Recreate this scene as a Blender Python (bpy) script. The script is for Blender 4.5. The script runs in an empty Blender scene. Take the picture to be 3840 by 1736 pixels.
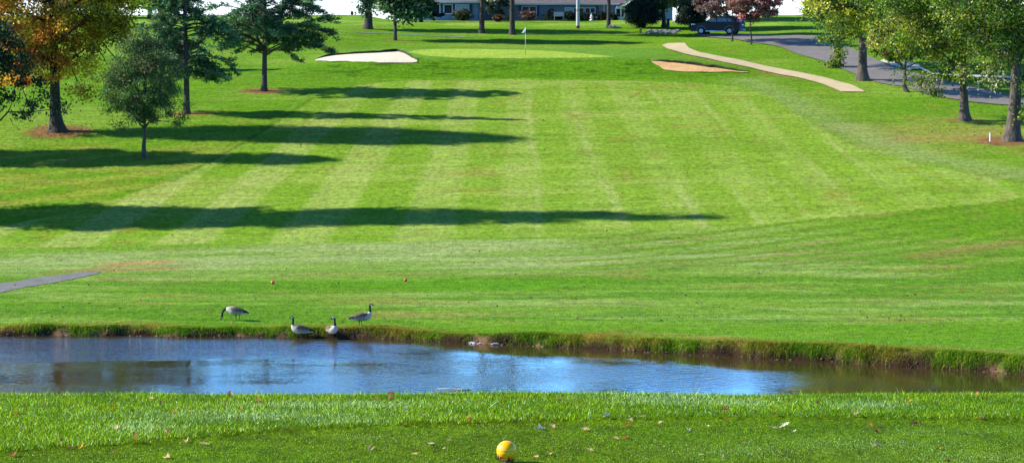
import bpy, math
import numpy as np
from mathutils import Vector

# ------------------------------------------------------------------ camera, sky, sun, exposure
F = 10000.0                      # focal length in photo pixels (3840 wide)
PITCH = math.atan(793.0 / F)
scene = bpy.context.scene
cam_d = bpy.data.cameras.new('camera')
cam = bpy.data.objects.new('camera', cam_d)
scene.collection.objects.link(cam)
cam.location = (0, 0, 0)
cam.rotation_euler = (math.radians(90) - PITCH, 0, 0)
cam_d.sensor_width = 36.0
cam_d.lens = 36.0 * F / 3840.0
cam_d.clip_start = 0.5
cam_d.clip_end = 8000
scene.camera = cam

SUN_EL = math.radians(33)
SUN_DIR = Vector((-1.0, 0.125, 0)).normalized() * math.cos(SUN_EL) + Vector((0, 0, math.sin(SUN_EL)))  # towards the sun
world = bpy.data.worlds.new('World')
scene.world = world
world.use_nodes = True
wn = world.node_tree
bg = wn.nodes['Background']
sky = wn.nodes.new('ShaderNodeTexSky')
sky.sky_type = 'NISHITA'
sky.sun_disc = False
sky.sun_elevation = SUN_EL
sky.sun_rotation = math.atan2(SUN_DIR.x, SUN_DIR.y)
sky.air_density = 1.0
sky.dust_density = 0.2
sky.ozone_density = 3.0
# whitish haze hugging the horizon over the clear sky
wtc = wn.nodes.new('ShaderNodeTexCoord'); wsp = wn.nodes.new('ShaderNodeSeparateXYZ'); wn.links.new(wtc.outputs['Generated'], wsp.inputs[0])
wmr = wn.nodes.new('ShaderNodeMapRange'); wmr.interpolation_type = 'SMOOTHSTEP'
for k_, v_ in zip(('From Min', 'From Max', 'To Min', 'To Max'), (-0.01, 0.045, 1.0, 0.0)): wmr.inputs[k_].default_value = v_
wn.links.new(wsp.outputs['Z'], wmr.inputs['Value'])
whs = wn.nodes.new('ShaderNodeVectorMath'); whs.operation = 'MULTIPLY'; whs.inputs[1].default_value = (0.50, 1.03, 1.62)
wn.links.new(sky.outputs[0], whs.inputs[0])
wg = wn.nodes.new('ShaderNodeMapRange'); wg.interpolation_type = 'SMOOTHSTEP'
for k_, v_ in zip(('From Min', 'From Max', 'To Min', 'To Max'), (0.34, 0.62, 3.3, 0.32)): wg.inputs[k_].default_value = v_
wn.links.new(wsp.outputs['Z'], wg.inputs['Value'])
whg = wn.nodes.new('ShaderNodeVectorMath'); whg.operation = 'SCALE'
wn.links.new(whs.outputs[0], whg.inputs[0]); wn.links.new(wg.outputs[0], whg.inputs['Scale']); whs = whg
wmx = wn.nodes.new('ShaderNodeMix'); wmx.data_type = 'RGBA'
wn.links.new(wmr.outputs[0], wmx.inputs['Factor']); wn.links.new(whs.outputs[0], wmx.inputs['A']); wmx.inputs['B'].default_value = (13, 13.5, 14.2, 1)
wn.links.new(wmx.outputs['Result'], bg.inputs[0])
bg.inputs[1].default_value = 0.05
sun_d = bpy.data.lights.new('sun', 'SUN')
sun_d.energy = 5.0
sun_d.angle = math.radians(0.5)
sun_d.color = (1.0, 0.955, 0.87)
sun = bpy.data.objects.new('sun', sun_d)
sun.rotation_euler = SUN_DIR.to_track_quat('Z', 'Y').to_euler()
scene.collection.objects.link(sun)
scene.view_settings.view_transform = 'Standard'
scene.view_settings.look = 'None'
scene.view_settings.gamma = 1.0
scene.view_settings.exposure = 1.1
KALB = 0.52                      # appearance to albedo
KLEAF = 1.12

# ------------------------------------------------------------------ helpers
COL = scene.collection
def lin(c):
    c = np.asarray(c, float) / 255.0
    return np.where(c <= 0.04045, c / 12.92, ((c + 0.055) / 1.055) ** 2.4)
def sm(x, a, b):
    t = np.clip((np.asarray(x, float) - a) / (b - a), 0, 1)
    return t * t * (3 - 2 * t)
def vnoise(x, y, seed=0):
    x = np.asarray(x, float); y = np.asarray(y, float)
    xi = np.floor(x).astype(np.int64); yi = np.floor(y).astype(np.int64)
    fx = x - xi; fy = y - yi
    fx = fx * fx * (3 - 2 * fx); fy = fy * fy * (3 - 2 * fy)
    def h(a, b):
        n = (a * 374761393 + b * 668265263 + seed * 2147483647 * 3 + 12345) & 0xFFFFFFFF
        n = ((n ^ (n >> 13)) * 1274126177) & 0xFFFFFFFF
        n = ((n ^ (n >> 16)) * 2246822519) & 0xFFFFFFFF
        return ((n ^ (n >> 15)) & 0xFFFF) / 65535.0
    return ((h(xi, yi) * (1 - fx) + h(xi + 1, yi) * fx) * (1 - fy) + (h(xi, yi + 1) * (1 - fx) + h(xi + 1, yi + 1) * fx) * fy)
def fbm(x, y, seed=0, o=3):
    s = 0; a = 0.5; t = 0
    for k in range(o):
        s = s + a * vnoise(x * 2 ** k, y * 2 ** k, seed + k * 17); t += a; a *= 0.55
    return s / t

class MB:
    def __init__(s):
        s.v = []; s.f = []; s.c = []; s.n = 0
    def add(s, v, f, c=None):
        v = np.asarray(v, float).reshape(-1, 3)
        f = np.asarray(f, np.int64)
        s.v.append(v); s.f.append(f + s.n)
        if c is None: c = (1, 1, 1)
        c = np.asarray(c, float)
        if c.ndim == 1: c = np.repeat(c[None, :], len(v), 0)
        s.c.append(c); s.n += len(v)
        return s
    def box(s, x0, x1, y0, y1, z0, z1, c=None):
        v = [(x, y, z) for x in (x0, x1) for y in (y0, y1) for z in (z0, z1)]
        f = [(0, 1, 3, 2), (4, 6, 7, 5), (0, 4, 5, 1), (2, 3, 7, 6), (0, 2, 6, 4), (1, 5, 7, 3)]
        return s.add(v, f, c)
    def tube(s, p, r, n=8, c=None, cap=True):
        p = np.asarray(p, float); r = np.broadcast_to(np.asarray(r, float), (len(p),))
        t = np.gradient(p, axis=0); t /= np.linalg.norm(t, axis=1)[:, None] + 1e-9
        ref = np.array([0, 0, 1.0]) if abs(t[0][2]) < 0.9 else np.array([1.0, 0, 0])
        u = np.cross(t[0], ref); u /= np.linalg.norm(u)
        vs = []
        an = np.arange(n) * 2 * math.pi / n
        for i in range(len(p)):
            u = u - t[i] * np.dot(u, t[i]); u /= np.linalg.norm(u) + 1e-9
            w = np.cross(t[i], u)
            vs.append(p[i] + r[i] * (np.cos(an)[:, None] * u + np.sin(an)[:, None] * w))
        v = np.concatenate(vs)
        k = np.arange(n); k2 = (k + 1) % n
        f = np.concatenate([np.stack([i * n + k, i * n + k2, (i + 1) * n + k2, (i + 1) * n + k], 1) for i in range(len(p) - 1)])
        s.add(v, f, c)
        if cap and n <= 12:
            b = s.n - len(v)
            s.f.append(np.array([[b + q for q in range(n)][::-1]])); s.f.append(np.array([[b + (len(p) - 1) * n + q for q in range(n)]]))
        return s
    def build(s, name, mat, parent=None, smooth=True, loc=None):
        me = bpy.data.meshes.new(name)
        v = np.concatenate(s.v); c = np.concatenate(s.c)
        lt = np.concatenate([np.full(len(f), f.shape[1]) for f in s.f if len(f)])
        li = np.concatenate([f.ravel() for f in s.f if len(f)])
        me.vertices.add(len(v)); me.vertices.foreach_set('co', v.ravel().astype(np.float32))
        me.loops.add(len(li)); me.loops.foreach_set('vertex_index', li.astype(np.int32))
        me.polygons.add(len(lt))
        ls = np.concatenate([[0], np.cumsum(lt)[:-1]])
        me.polygons.foreach_set('loop_start', ls.astype(np.int32))
        me.polygons.foreach_set('loop_total', lt.astype(np.int32))
        me.polygons.foreach_set('use_smooth', np.full(len(lt), bool(smooth)))
        me.update(calc_edges=True)
        a = me.color_attributes.new('Col', 'FLOAT_COLOR', 'POINT')
        a.data.foreach_set('color', np.concatenate([c, np.ones((len(c), 1))], 1).ravel().astype(np.float32))
        me.materials.append(mat)
        o = bpy.data.objects.new(name, me)
        COL.objects.link(o)
        if parent is not None: o.parent = parent
        if loc is not None: o.location = loc
        return o
def empty(name, loc, rz=0):
    o = bpy.data.objects.new(name, None); COL.objects.link(o)
    o.location = loc; o.rotation_euler = (0, 0, rz); o.empty_display_size = 0.2
    return o
def tag(o, label=None, cat=None, group=None, kind=None):
    if label: o['label'] = label
    if cat: o['category'] = cat
    if group: o['group'] = group
    if kind: o['kind'] = kind
    return o
def copy_tree(o, parent=None):
    c = o.copy(); COL.objects.link(c)
    if parent is not None: c.parent = parent
    for ch in [q for q in bpy.data.objects if q.parent == o]: copy_tree(ch, c)
    return c

# ------------------------------------------------------------------ materials
def mat(name, base=(0.5, 0.5, 0.5), rough=0.8, attr=False, noise=None, spec=0.3, bump=None, metal=0.0, transl=0.0, coat=0.0, streak=None):
    m = bpy.data.materials.new(name); m.use_nodes = True
    nt = m.node_tree; N = nt.nodes; L = nt.links
    b = N['Principled BSDF']
    b.inputs['Roughness'].default_value = rough
    b.inputs['Specular IOR Level'].default_value = spec
    b.inputs['Metallic'].default_value = metal
    b.inputs['Coat Weight'].default_value = coat
    geo = N.new('ShaderNodeNewGeometry')
    tc = N.new('ShaderNodeTexCoord')
    if attr:
        at = N.new('ShaderNodeAttribute'); at.attribute_name = 'Col'; col = at.outputs['Color']
        if base != (1, 1, 1) and base is not None:
            pass
    else:
        rgb = N.new('ShaderNodeRGB'); rgb.outputs[0].default_value = (*base, 1); col = rgb.outputs[0]
    if noise:
        for (sc, lo, hi, stretch) in noise:
            mp = N.new('ShaderNodeMapping'); mp.inputs['Scale'].default_value = stretch
            L.new(tc.outputs['Object'], mp.inputs[0])
            nz = N.new('ShaderNodeTexNoise'); nz.inputs['Scale'].default_value = sc; nz.inputs['Detail'].default_value = 4; nz.inputs['Roughness'].default_value = 0.65
            L.new(mp.outputs[0], nz.inputs['Vector'])
            mr = N.new('ShaderNodeMapRange'); mr.inputs['From Min'].default_value = 0.3; mr.inputs['From Max'].default_value = 0.7
            mr.inputs['To Min'].default_value = lo; mr.inputs['To Max'].default_value = hi
            L.new(nz.outputs['Fac'], mr.inputs['Value'])
            mx = N.new('ShaderNodeVectorMath'); mx.operation = 'SCALE'
            L.new(col, mx.inputs[0]); L.new(mr.outputs[0], mx.inputs['Scale'])
            col = mx.outputs[0]
    L.new(col, b.inputs['Base Color'])
    if bump:
        sc, st, dist, stretch = bump
        mp = N.new('ShaderNodeMapping'); mp.inputs['Scale'].default_value = stretch
        L.new(tc.outputs['Object'], mp.inputs[0])
        nz = N.new('ShaderNodeTexNoise'); nz.inputs['Scale'].default_value = sc; nz.inputs['Detail'].default_value = 5
        L.new(mp.outputs[0], nz.inputs['Vector'])
        bp = N.new('ShaderNodeBump'); bp.inputs['Strength'].default_value = st; bp.inputs['Distance'].default_value = dist
        L.new(nz.outputs['Fac'], bp.inputs['Height']); L.new(bp.outputs[0], b.inputs['Normal'])
    if transl:
        out = N['Material Output']
        tr = N.new('ShaderNodeBsdfTranslucent'); L.new(col, tr.inputs['Color'])
        ms = N.new('ShaderNodeMixShader'); ms.inputs[0].default_value = transl
        L.new(b.outputs[0], ms.inputs[1]); L.new(tr.outputs[0], ms.inputs[2]); L.new(ms.outputs[0], out.inputs['Surface'])
    return m
O3 = (1, 1, 1)
M_turf = mat('turf', attr=True, rough=0.95, spec=0.02, noise=[(4.0, 0.58, 1.38, (1, 0.5, 1)), (1.7, 0.78, 1.22, (0.3, 1.6, 1)), (22.0, 0.7, 1.3, (1, 1, 1))], bump=(14.0, 0.9, 0.05, (1, 1, 1)))
M_leaf = mat('leaves', attr=True, rough=0.5, spec=0.3, transl=0.55)
M_needle = mat('needles', attr=True, rough=0.55, spec=0.3, transl=0.3)
M_blade = mat('grass_blades', attr=True, rough=0.5, spec=0.14, transl=0.5)
M_bark = mat('bark', (0.045, 0.034, 0.026), 0.9, noise=[(7, 0.45, 1.7, (1, 1, 0.25))], bump=(9, 1.0, 0.06, (1, 1, 0.25)))
M_barkg = mat('grey_bark', (0.080, 0.060, 0.044), 0.9, noise=[(6, 0.35, 1.6, (1, 1, 0.25))], bump=(9, 1.0, 0.08, (1, 1, 0.25)))
M_asph = mat('asphalt', (0.145, 0.125, 0.105), 0.85, noise=[(0.6, 0.85, 1.15, O3), (40, 0.8, 1.2, O3)], bump=(60, 0.4, 0.01, O3))
M_asph2 = mat('worn_asphalt', (0.125, 0.115, 0.115), 0.9, noise=[(1.3, 0.75, 1.25, O3), (25, 0.75, 1.3, O3)], bump=(50, 0.4, 0.01, O3))
M_path = mat('gravel_path', (0.43, 0.335, 0.19), 0.95, noise=[(1.2, 0.85, 1.12, O3), (30, 0.8, 1.2, O3)], bump=(40, 0.5, 0.02, O3))
M_conc = mat('concrete', (0.45, 0.43, 0.38), 0.9, noise=[(3, 0.88, 1.1, O3)])
M_sand = mat('white_sand', (0.58, 0.50, 0.36), 0.95, noise=[(1.5, 0.9, 1.08, O3), (20, 0.88, 1.1, O3)], bump=(5, 0.8, 0.12, O3))
M_sand2 = mat('orange_sand', (0.48, 0.29, 0.115), 0.95, noise=[(1.0, 0.85, 1.25, O3), (20, 0.88, 1.1, O3)], bump=(5, 0.8, 0.12, O3))
M_attr = mat('painted', attr=True, rough=0.7, spec=0.3)
M_attr_n = mat('weathered', attr=True, rough=0.9, spec=0.2, noise=[(8, 0.7, 1.25, O3)])
M_rock = mat('rock', (0.19, 0.175, 0.155), 0.9, noise=[(6, 0.6, 1.25, O3)], bump=(8, 0.8, 0.05, O3))
M_glass = mat('window_glass', (0.015, 0.02, 0.03), 0.15, spec=0.12)
M_yel = mat('yellow_plastic', (0.86, 0.42, 0.006), 0.32, spec=0.3, coat=0.0, noise=[(9, 0.93, 1.05, O3)])
M_org = mat('orange_plastic', (0.55, 0.07, 0.03), 0.3, spec=0.5)
M_pale = mat('pale_stone', (0.42, 0.42, 0.41), 0.8, noise=[(8, 0.6, 1.2, O3)])
M_white = mat('white_paint', (0.75, 0.75, 0.73), 0.5)
M_cloth = mat('white_cloth', (0.8, 0.8, 0.8), 0.8, transl=0.3)
M_roof = mat('roof_shingle', (0.125, 0.105, 0.115), 0.9, noise=[(3, 0.75, 1.25, (1, 1, 1)), (14, 0.8, 1.2, (1, 4, 4))])
M_car = mat('car_paint', (0.036, 0.031, 0.030), 0.6, spec=0.06, metal=0.0, coat=0.0)
M_cglass = mat('car_glass', (0.10, 0.16, 0.19), 0.25, spec=0.3)  # lighter base colour stands in for light reflected by the glass
M_tyre = mat('tyre_rubber', (0.012, 0.012, 0.012), 0.8)
M_alloy = mat('alloy', (0.7, 0.7, 0.72), 0.3, metal=0.6)
M_trim = mat('grey_trim', (0.14, 0.14, 0.15), 0.6)
M_red = mat('red_lens', (0.25, 0.008, 0.02), 0.15, spec=0.6)
M_lamp = mat('clear_lens', (0.7, 0.7, 0.72), 0.1, spec=0.6)
M_feath = mat('feathers', attr=True, rough=0.75, spec=0.2, noise=[(28, 0.78, 1.2, (1, 1, 2.5))])
M_soil = mat('soil_lip', attr=True, rough=0.95, noise=[(6, 0.6, 1.3, O3)], bump=(10, 1, 0.05, O3))

# water: dark murky base under a rippled mirror surface; wind leaves rougher and calmer stretches
def water_mat():
    m = bpy.data.materials.new('pond_water'); m.use_nodes = True
    nt = m.node_tree; N = nt.nodes; L = nt.links; b = N['Principled BSDF']
    b.inputs['Base Color'].default_value = (0.040, 0.030, 0.010, 1)
    b.inputs['Roughness'].default_value = 0.02; b.inputs['IOR'].default_value = 2.4
    tc = N.new('ShaderNodeTexCoord')
    def nz(sc, st, det=3):
        mp = N.new('ShaderNodeMapping'); mp.inputs['Scale'].default_value = st
        L.new(tc.outputs['Object'], mp.inputs[0])
        n = N.new('ShaderNodeTexNoise'); n.inputs['Scale'].default_value = sc; n.inputs['Detail'].default_value = det
        L.new(mp.outputs[0], n.inputs['Vector']); return n.outputs['Fac']
    n1 = nz(1.0, (2.2, 5.0, 1)); n2 = nz(1.0, (5.5, 12.0, 1)); msk = nz(1.0, (0.10, 0.24, 1), 2)
    mr = N.new('ShaderNodeMapRange'); mr.inputs['From Min'].default_value = 0.4; mr.inputs['From Max'].default_value = 0.62
    mr.inputs['To Min'].default_value = 0.25; mr.inputs['To Max'].default_value = 1.0
    L.new(msk, mr.inputs['Value'])
    # stronger ripple along the open far water on the left
    sp = N.new('ShaderNodeSeparateXYZ'); L.new(tc.outputs['Object'], sp.inputs[0])
    def rng(o, a, b_, c, d):
        q = N.new('ShaderNodeMapRange'); q.interpolation_type = 'SMOOTHSTEP'
        for k, v in zip(('From Min', 'From Max', 'To Min', 'To Max'), (a, b_, c, d)): q.inputs[k].default_value = v
        L.new(o, q.inputs['Value']); return q.outputs[0]
    def math_(op, a, b_):
        q = N.new('ShaderNodeMath'); q.operation = op
        for i, v in enumerate((a, b_)):
            if isinstance(v, (int, float)): q.inputs[i].default_value = v
            else: L.new(v, q.inputs[i])
        return q.outputs[0]
    wig = nz(1.0, (0.12, 0.5, 1), 3)
    far = rng(math_('ADD', sp.outputs['Y'], math_('MULTIPLY', wig, 9.0)), 97.5, 102.0, 0.0, 1.0)
    lft = rng(sp.outputs['X'], -3.0, -9.0, 0.0, 1.0)
    right = rng(sp.outputs['X'], 2.0, 12.0, 1.0, 0.35)
    ex = math_('MULTIPLY', far, lft)
    st = math_('ADD', math_('MULTIPLY', mr.outputs[0], 0.27), math_('MULTIPLY', ex, 0.8))
    st = math_('MULTIPLY', st, right)
    h = math_('ADD', n1, math_('MULTIPLY', n2, 0.45))
    bp = N.new('ShaderNodeBump'); bp.inputs['Distance'].default_value = 0.05
    L.new(h, bp.inputs['Height']); L.new(st, bp.inputs['Strength']); L.new(bp.outputs[0], b.inputs['Normal'])
    return m
M_water = water_mat()

# ------------------------------------------------------------------ terrain shape
WZ = -12.14
PD = [-400, -60, 0, 8, 17, 20, 22, 23.8, 26, 32, 50, 66, 72]
PZ = [-6, -2.0, -1.75, -2.3, -3.22, -3.315, -3.34, -3.375, -3.9, -6.2, -9.8, -11.6, -12.35]
FD = [95, 104, 118, 129, 140, 150, 160, 170, 180, 190, 196, 199, 203, 205, 219, 224, 228, 232, 236, 240, 244, 252, 262, 266, 274, 300, 420, 800, 6000]
FZc = [-11.72, -11.66, -11.6, -11.25, -10.3, -9.25, -8.2, -7.1, -6.05, -5.0, -4.43, -3.9, -3.0, -2.82, -2.42, -2.36, -2.2, -1.9, -1.5, -1.2, -0.85, -0.4, -0.1, -0.08, -0.85, -0.9, -5, -30, -160]
FZs = [-11.72, -11.66, -11.6, -11.25, -10.3, -9.25, -8.2, -7.1, -6.05, -5.0, -4.4, -4.15, -3.78, -3.6, -2.3, -1.95, -1.7, -1.45, -1.2, -1.0, -0.78, -0.33, 0.12, 0.28, 0.48, 0.2, -5, -30, -160]
def proj(X, Y, Z):
    c, s = math.cos(PITCH), math.sin(PITCH)
    d = Y * c - Z * s
    d = np.where(np.abs(d) < 1e-3, 1e-3, d)
    return 1920 + F * X / d, 868 - F * (Y * s + Z * c) / d
def ray(px, py):
    u = (px - 1920) / F; v = (868 - py) / F
    c, s = math.cos(PITCH), math.sin(PITCH)
    return np.array([u, c + v * s, -s + v * c])
def on_plane(px, py, z):
    d = ray(px, py); return d * (z / d[2])
_sh = [on_plane(x, y, WZ) for x, y in [(-300, 1258), (0, 1262), (450, 1258), (900, 1264), (1150, 1266), (1400, 1268), (1750, 1287), (2100, 1303), (2400, 1318), (2900, 1347), (3400, 1377), (3840, 1405), (4300, 1440)]]
SX = np.array([-70, -45] + [p[0] for p in _sh] + [45, 70]); SY = np.array([101.5, 102.4] + [p[1] for p in _sh] + [84, 76])
def shore(X):
    X = np.asarray(X, float)
    return np.interp(X, SX, SY) + 0.42 * (vnoise(X * 0.85, X * 0 + 3.3, 5) - 0.5) + 0.22 * (vnoise(X * 2.7, X * 0 + 9, 7) - 0.5)
def H(X, Y):
    X = np.asarray(X, float); Y = np.asarray(Y, float)
    near = np.interp(Y, PD, PZ)
    lip = 0.025 * sm(Y - tee_edge_Y(X), 0, 0.10) * (Y < 30)
    near = near + lip + (0.030 * (fbm(X / 1.1, Y * 0, 401) - 0.5) + 0.006 * np.cos(X * 0.9)) * sm(Y, 22.4, 23.4) * (Y < 30)
    wc = sm(X, -19, -9) * (1 - sm(X, 9, 21))
    wf = sm(X, -15.5, -10.5) * (1 - sm(X, 22, 26))
    w = np.where(Y < 235, wc, wf)
    w = np.where((Y >= 228) & (Y < 240), wc + (wf - wc) * sm(Y, 228, 240), w)
    far = np.interp(Y, FD, FZc) * w + np.interp(Y, FD, FZs) * (1 - w)
    # smooth the kinks a little with long swales
    far = far + 0.22 * (vnoise(X / 16 + 7, Y / 11 + 3, 2) - 0.5) * sm(Y, 125, 150) * (1 - sm(Y, 200, 215)) + 0.05 * (vnoise(X / 3.5, Y / 3.5, 4) - 0.5) * sm(Y, 106, 120)
    far = far + 0.020 * np.clip(X, -40, 40) * sm(Y, 112, 132) * (1 - sm(Y, 146, 178))
    s = shore(X); t = Y - s
    bh = 0.36 + 0.20 * sm(X, -4, 14) + 0.12 * (vnoise(X * 0.6, X * 0, 11) - 0.5)
    steep = 0.10 + 0.35 * vnoise(X * 0.5, X * 0 + 5, 13)
    top = WZ + bh
    bank = np.where(t < -1.2, -12.95, np.where(t < 0, WZ - 0.03 + (t / 1.2) * 0.75, WZ - 0.03 + (bh + 0.03) * np.clip(t / (0.14 + steep), 0, 1) ** 0.7))
    k = sm(t, 0.6, 5)
    hi = np.where(t > 0.0, np.minimum(bank, top) * (1 - k) + far * k, bank)
    pond = np.where(Y < 74, near, -12.95)
    nearmix = sm(Y, 70, 78)
    lo = near * (1 - nearmix) + (-12.95) * nearmix
    lo = np.where(Y < 66, near, lo)
    out = np.where(Y > 84, hi, lo)
    # the pond closes outside the picture
    edge = sm(np.abs(X), 50, 62)
    dry = np.interp(Y, [66, 110], [-11.5, -11.4])
    inpond = (Y > 64) & (Y < 110)
    return np.where(inpond, out * (1 - edge) + np.maximum(out, dry) * edge, out)
def tee_edge_Y(X):
    return np.interp(X, [-8, -4.4, -3.0, -2.1, -1.1, -0.04, 1.5, 2.6, 4.4, 8], [19.5, 20.0, 20.7, 21.3, 21.75, 21.95, 22.2, 22.2, 22.05, 21.8])
def P(px, py, lo=16.0, hi=330.0):
    d = ray(px, py)
    t = np.arange(lo, hi, 0.25) / d[1]
    p = d[None, :] * t[:, None]
    below = p[:, 2] < H(p[:, 0], p[:, 1])
    i = int(np.argmax(below)) if below.any() else len(t) - 1
    a, b = t[max(i - 1, 0)], t[i]
    for _ in range(18):
        m = (a + b) / 2; q = d * m
        if q[2] < float(H(q[0], q[1])): b = m
        else: a = m
    q = d * b
    return np.array([q[0], q[1], float(H(q[0], q[1]))])
def at(px, D, dz=0.0):
    X = (px - 1920) / F * D
    return np.array([X, D, float(H(X, D)) + dz])

# ------------------------------------------------------------------ turf colours (which grass grows and is cut where)
def inpoly(x, y, poly):
    x = np.asarray(x); r = np.zeros(x.shape, bool); n = len(poly); j = n - 1
    for i in range(n):
        xi, yi = poly[i]; xj, yj = poly[j]
        c = ((yi > y) != (yj > y)) & (x < (xj - xi) * (y - yi) / (yj - yi + 1e-12) + xi)
        r ^= c; j = i
    return r
def worldpoly(pts): return [tuple(P(a, b)[:2]) for a, b in pts]
FAIR = worldpoly([(1190, 352), (1270, 330), (1500, 303), (1900, 297), (2300, 303), (2600, 312), (2790, 328), (2900, 370), (3050, 470), (3200, 548), (3420, 610), (3640, 655), (3840, 690), (4000, 720), (3700, 762), (3300, 800), (2900, 838), (2500, 862), (2100, 885), (1500, 905), (900, 915), (300, 925), (-100, 935), (-150, 880), (150, 820), (420, 752), (600, 690), (760, 620), (900, 545), (1020, 470), (1110, 410)])
GREEN = worldpoly([(1525, 196), (1560, 189), (1640, 184.5), (1800, 185), (1970, 188), (2100, 194), (2230, 206), (2310, 214.5), (2200, 217), (1900, 219), (1700, 217), (1600, 210)])
def dline(X, Y, pts):
    w = [P(a, b)[:2] for a, b in pts]; d = np.full(X.shape, 1e9)
    for (a, b) in zip(w[:-1], w[1:]):
        e = b - a; t = np.clip(((X - a[0]) * e[0] + (Y - a[1]) * e[1]) / (e @ e), 0, 1)
        d = np.minimum(d, np.hypot(X - a[0] - t * e[0], Y - a[1] - t * e[1]))
    return d
MULCH = []   # (X, Y, rx, ry, strength), filled before the ground is coloured
def mixc(c, col, w):
    w = np.clip(w, 0, 1)[:, None]
    return c * (1 - w) + np.asarray(col, float)[None, :] * w
def turf_color(X, Y):
    c = turf_color0(X, Y)
    return np.clip(c * np.array([1.05, 0.955, 0.92]) + np.array([5.0, 3.0, 9.0]), 0, 255)
def turf_color0(X, Y):
    n = X.size
    c = np.repeat(np.array([[104., 168., 22.]]), n, 0)
    big = fbm(X / 9, Y / 9, 21); mid = fbm(X / 2.2, Y / 2.2, 31); stx = fbm(X / 7, Y / 1.1, 41); fine = fbm(X / 0.7, Y / 0.5, 51)
    c = mixc(c, (138, 186, 62), sm(big * 0.6 + stx * 0.4, 0.42, 0.66) * 0.7)
    c = mixc(c, (140, 158, 52), sm(mid, 0.6, 0.85) * 0.5)
    # flat by the pond: paler, streaked by mowing
    f = sm(Y, 101, 104) * (1 - sm(Y, 122, 134))
    c = mixc(c, (128, 182, 58), f * 0.75)
    c = mixc(c, (158, 196, 108), f * sm(fbm(X / 10 + 0.1 * Y, Y / 1.6, 61), 0.48, 0.66) * 0.6)
    c = mixc(c, (92, 158, 22), f * sm(fbm(X / 12, Y / 2.0, 71), 0.46, 0.62) * 0.8); c = mixc(c, (84, 140, 30), f * sm(fbm(X / 2.5, Y / 0.9, 72), 0.55, 0.75) * 0.45)
    c = mixc(c, (152, 160, 74), f * sm(fbm(X / 5, Y / 1.2, 73), 0.62, 0.78) * 0.6)
    # pale band above the flat
    d = sm(Y, 119, 124) * (1 - sm(Y, 130, 138)) * (1 - sm(X, 10, 22))
    c = mixc(c, (160, 196, 118), d * (0.35 + 0.55 * sm(stx, 0.35, 0.65)))
    # tee around the far markers, cut short
    tee = np.exp(-(((X + 3.5) / 9.0) ** 4 + ((Y - 116.3) / 2.6) ** 4))
    c = mixc(c, (92, 166, 14), tee * 0.85)
    # mowing arcs low on the right
    rz = sm(X, -2, 8) * sm(Y, 121, 124) * (1 - sm(Y, 150, 152))
    u = (Y - 0.42 * X - 0.008 * X * X)
    arc = 0.5 + 0.5 * np.sin(u * 2.6 + 2.0 * vnoise(X / 9, Y / 9, 81))
    c = mixc(c, (100, 156, 26), rz * sm(arc, 0.55, 0.95) * 0.7)
    c = mixc(c, (150, 150, 84), rz * sm(1 - arc, 0.6, 0.98) * sm(fbm(X / 3, Y / 3, 83), 0.42, 0.66) * 0.55)
    # left slope rough, yellower with worn streaks
    lz = (1 - sm(X, -21, -14)) * sm(Y, 142, 148) * (1 - sm(Y, 162, 170))
    u2 = Y * 0.8 - X * 0.55
    c = mixc(c, (152, 186, 60), lz * sm(np.sin(u2 * 1.9) + vnoise(X / 2, Y / 2, 85) - 0.5, -0.1, 0.8) * 0.7)
    c = mixc(c, (160, 154, 70), lz * sm(fbm(X / 4, Y / 1.6, 87), 0.52, 0.72) * 0.4)
    # worn dry turf right
    rr = np.exp(-(((X - 27) / 11) ** 2 + ((Y - 167) / 7) ** 2))
    c = mixc(c, (160, 156, 80), rr * (0.25 + 0.75 * sm(mid * 0.5 + stx * 0.5, 0.35, 0.62)) * 0.8)
    # pale blue-green strip skirting the fairway on the right
    db = dline(X, Y, [(2800, 300), (2900, 345), (3080, 440), (3260, 520), (3480, 590), (3840, 660), (4100, 700)])
    c = mixc(c, (150, 186, 112), np.exp(-(db / 2.0) ** 2) * (0.35 + 0.5 * stx))
    # fairway with its mowing lanes
    fw = inpoly(X, Y, FAIR).astype(float)
    fw *= sm(Y, 123, 131)
    uu = X / (1 + (0.003 + 0.007 * sm(-X, -3, 11)) * (190 - Y))
    lane = np.sin((uu + 0.15 * vnoise(X, Y / 6, 91)) * math.pi / 1.85 + 0.6)
    lane2 = sm(lane, -0.18, 0.18)
    amp = 0.65 + 0.35 * vnoise(uu / 4.3 + 9, Y / 26, 93)
    fc = np.repeat(np.array([[136., 190., 52.]]), n, 0)
    amp = amp * (0.5 + 0.55 * sm(-X, -3, 6))
    fc = mixc(fc, (172, 206, 112), lane2 * amp * 0.58)
    fc = mixc(fc, (116, 178, 28), (1 - lane2) * (0.3 + 0.25 * sm(-X, 0, 10)) * amp)
    u3 = X - 0.05 * (190 - Y) * sm(X, 0, 10) + 0.4 * vnoise(X / 3, Y / 12, 94)
    thin = sm(0.35 - np.abs((u3 % 2.9) - 1.45), 0, 0.35) * sm(vnoise(u3 / 2.9, Y / 9, 95), 0.25, 0.8)
    fc = mixc(fc, (186, 214, 136), thin * 0.55 * sm(X, -4, 2))
    fc = mixc(fc, (112, 170, 34), sm(fbm(X / 12, Y / 2.5, 97), 0.5, 0.72) * 0.4)
    fc = mixc(fc, (176, 206, 110), sm(fbm(X / 9, Y / 3.0, 98), 0.55, 0.75) * 0.4)
    fc = mixc(fc, (150, 150, 60), sm(fbm(X / 2.2, Y / 2, 99), 0.66, 0.82) * 0.45)
    c = c * (1 - fw[:, None]) + fc * fw[:, None]
    # dark cut edge of the fairway on the left
    de = dline(X, Y, [(1177, 365), (1110, 410), (1020, 470), (900, 545), (781, 610), (640, 680)])
    c = mixc(c, (70, 118, 20), np.exp(-(de / 0.16) ** 2) * 0.6)
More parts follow.
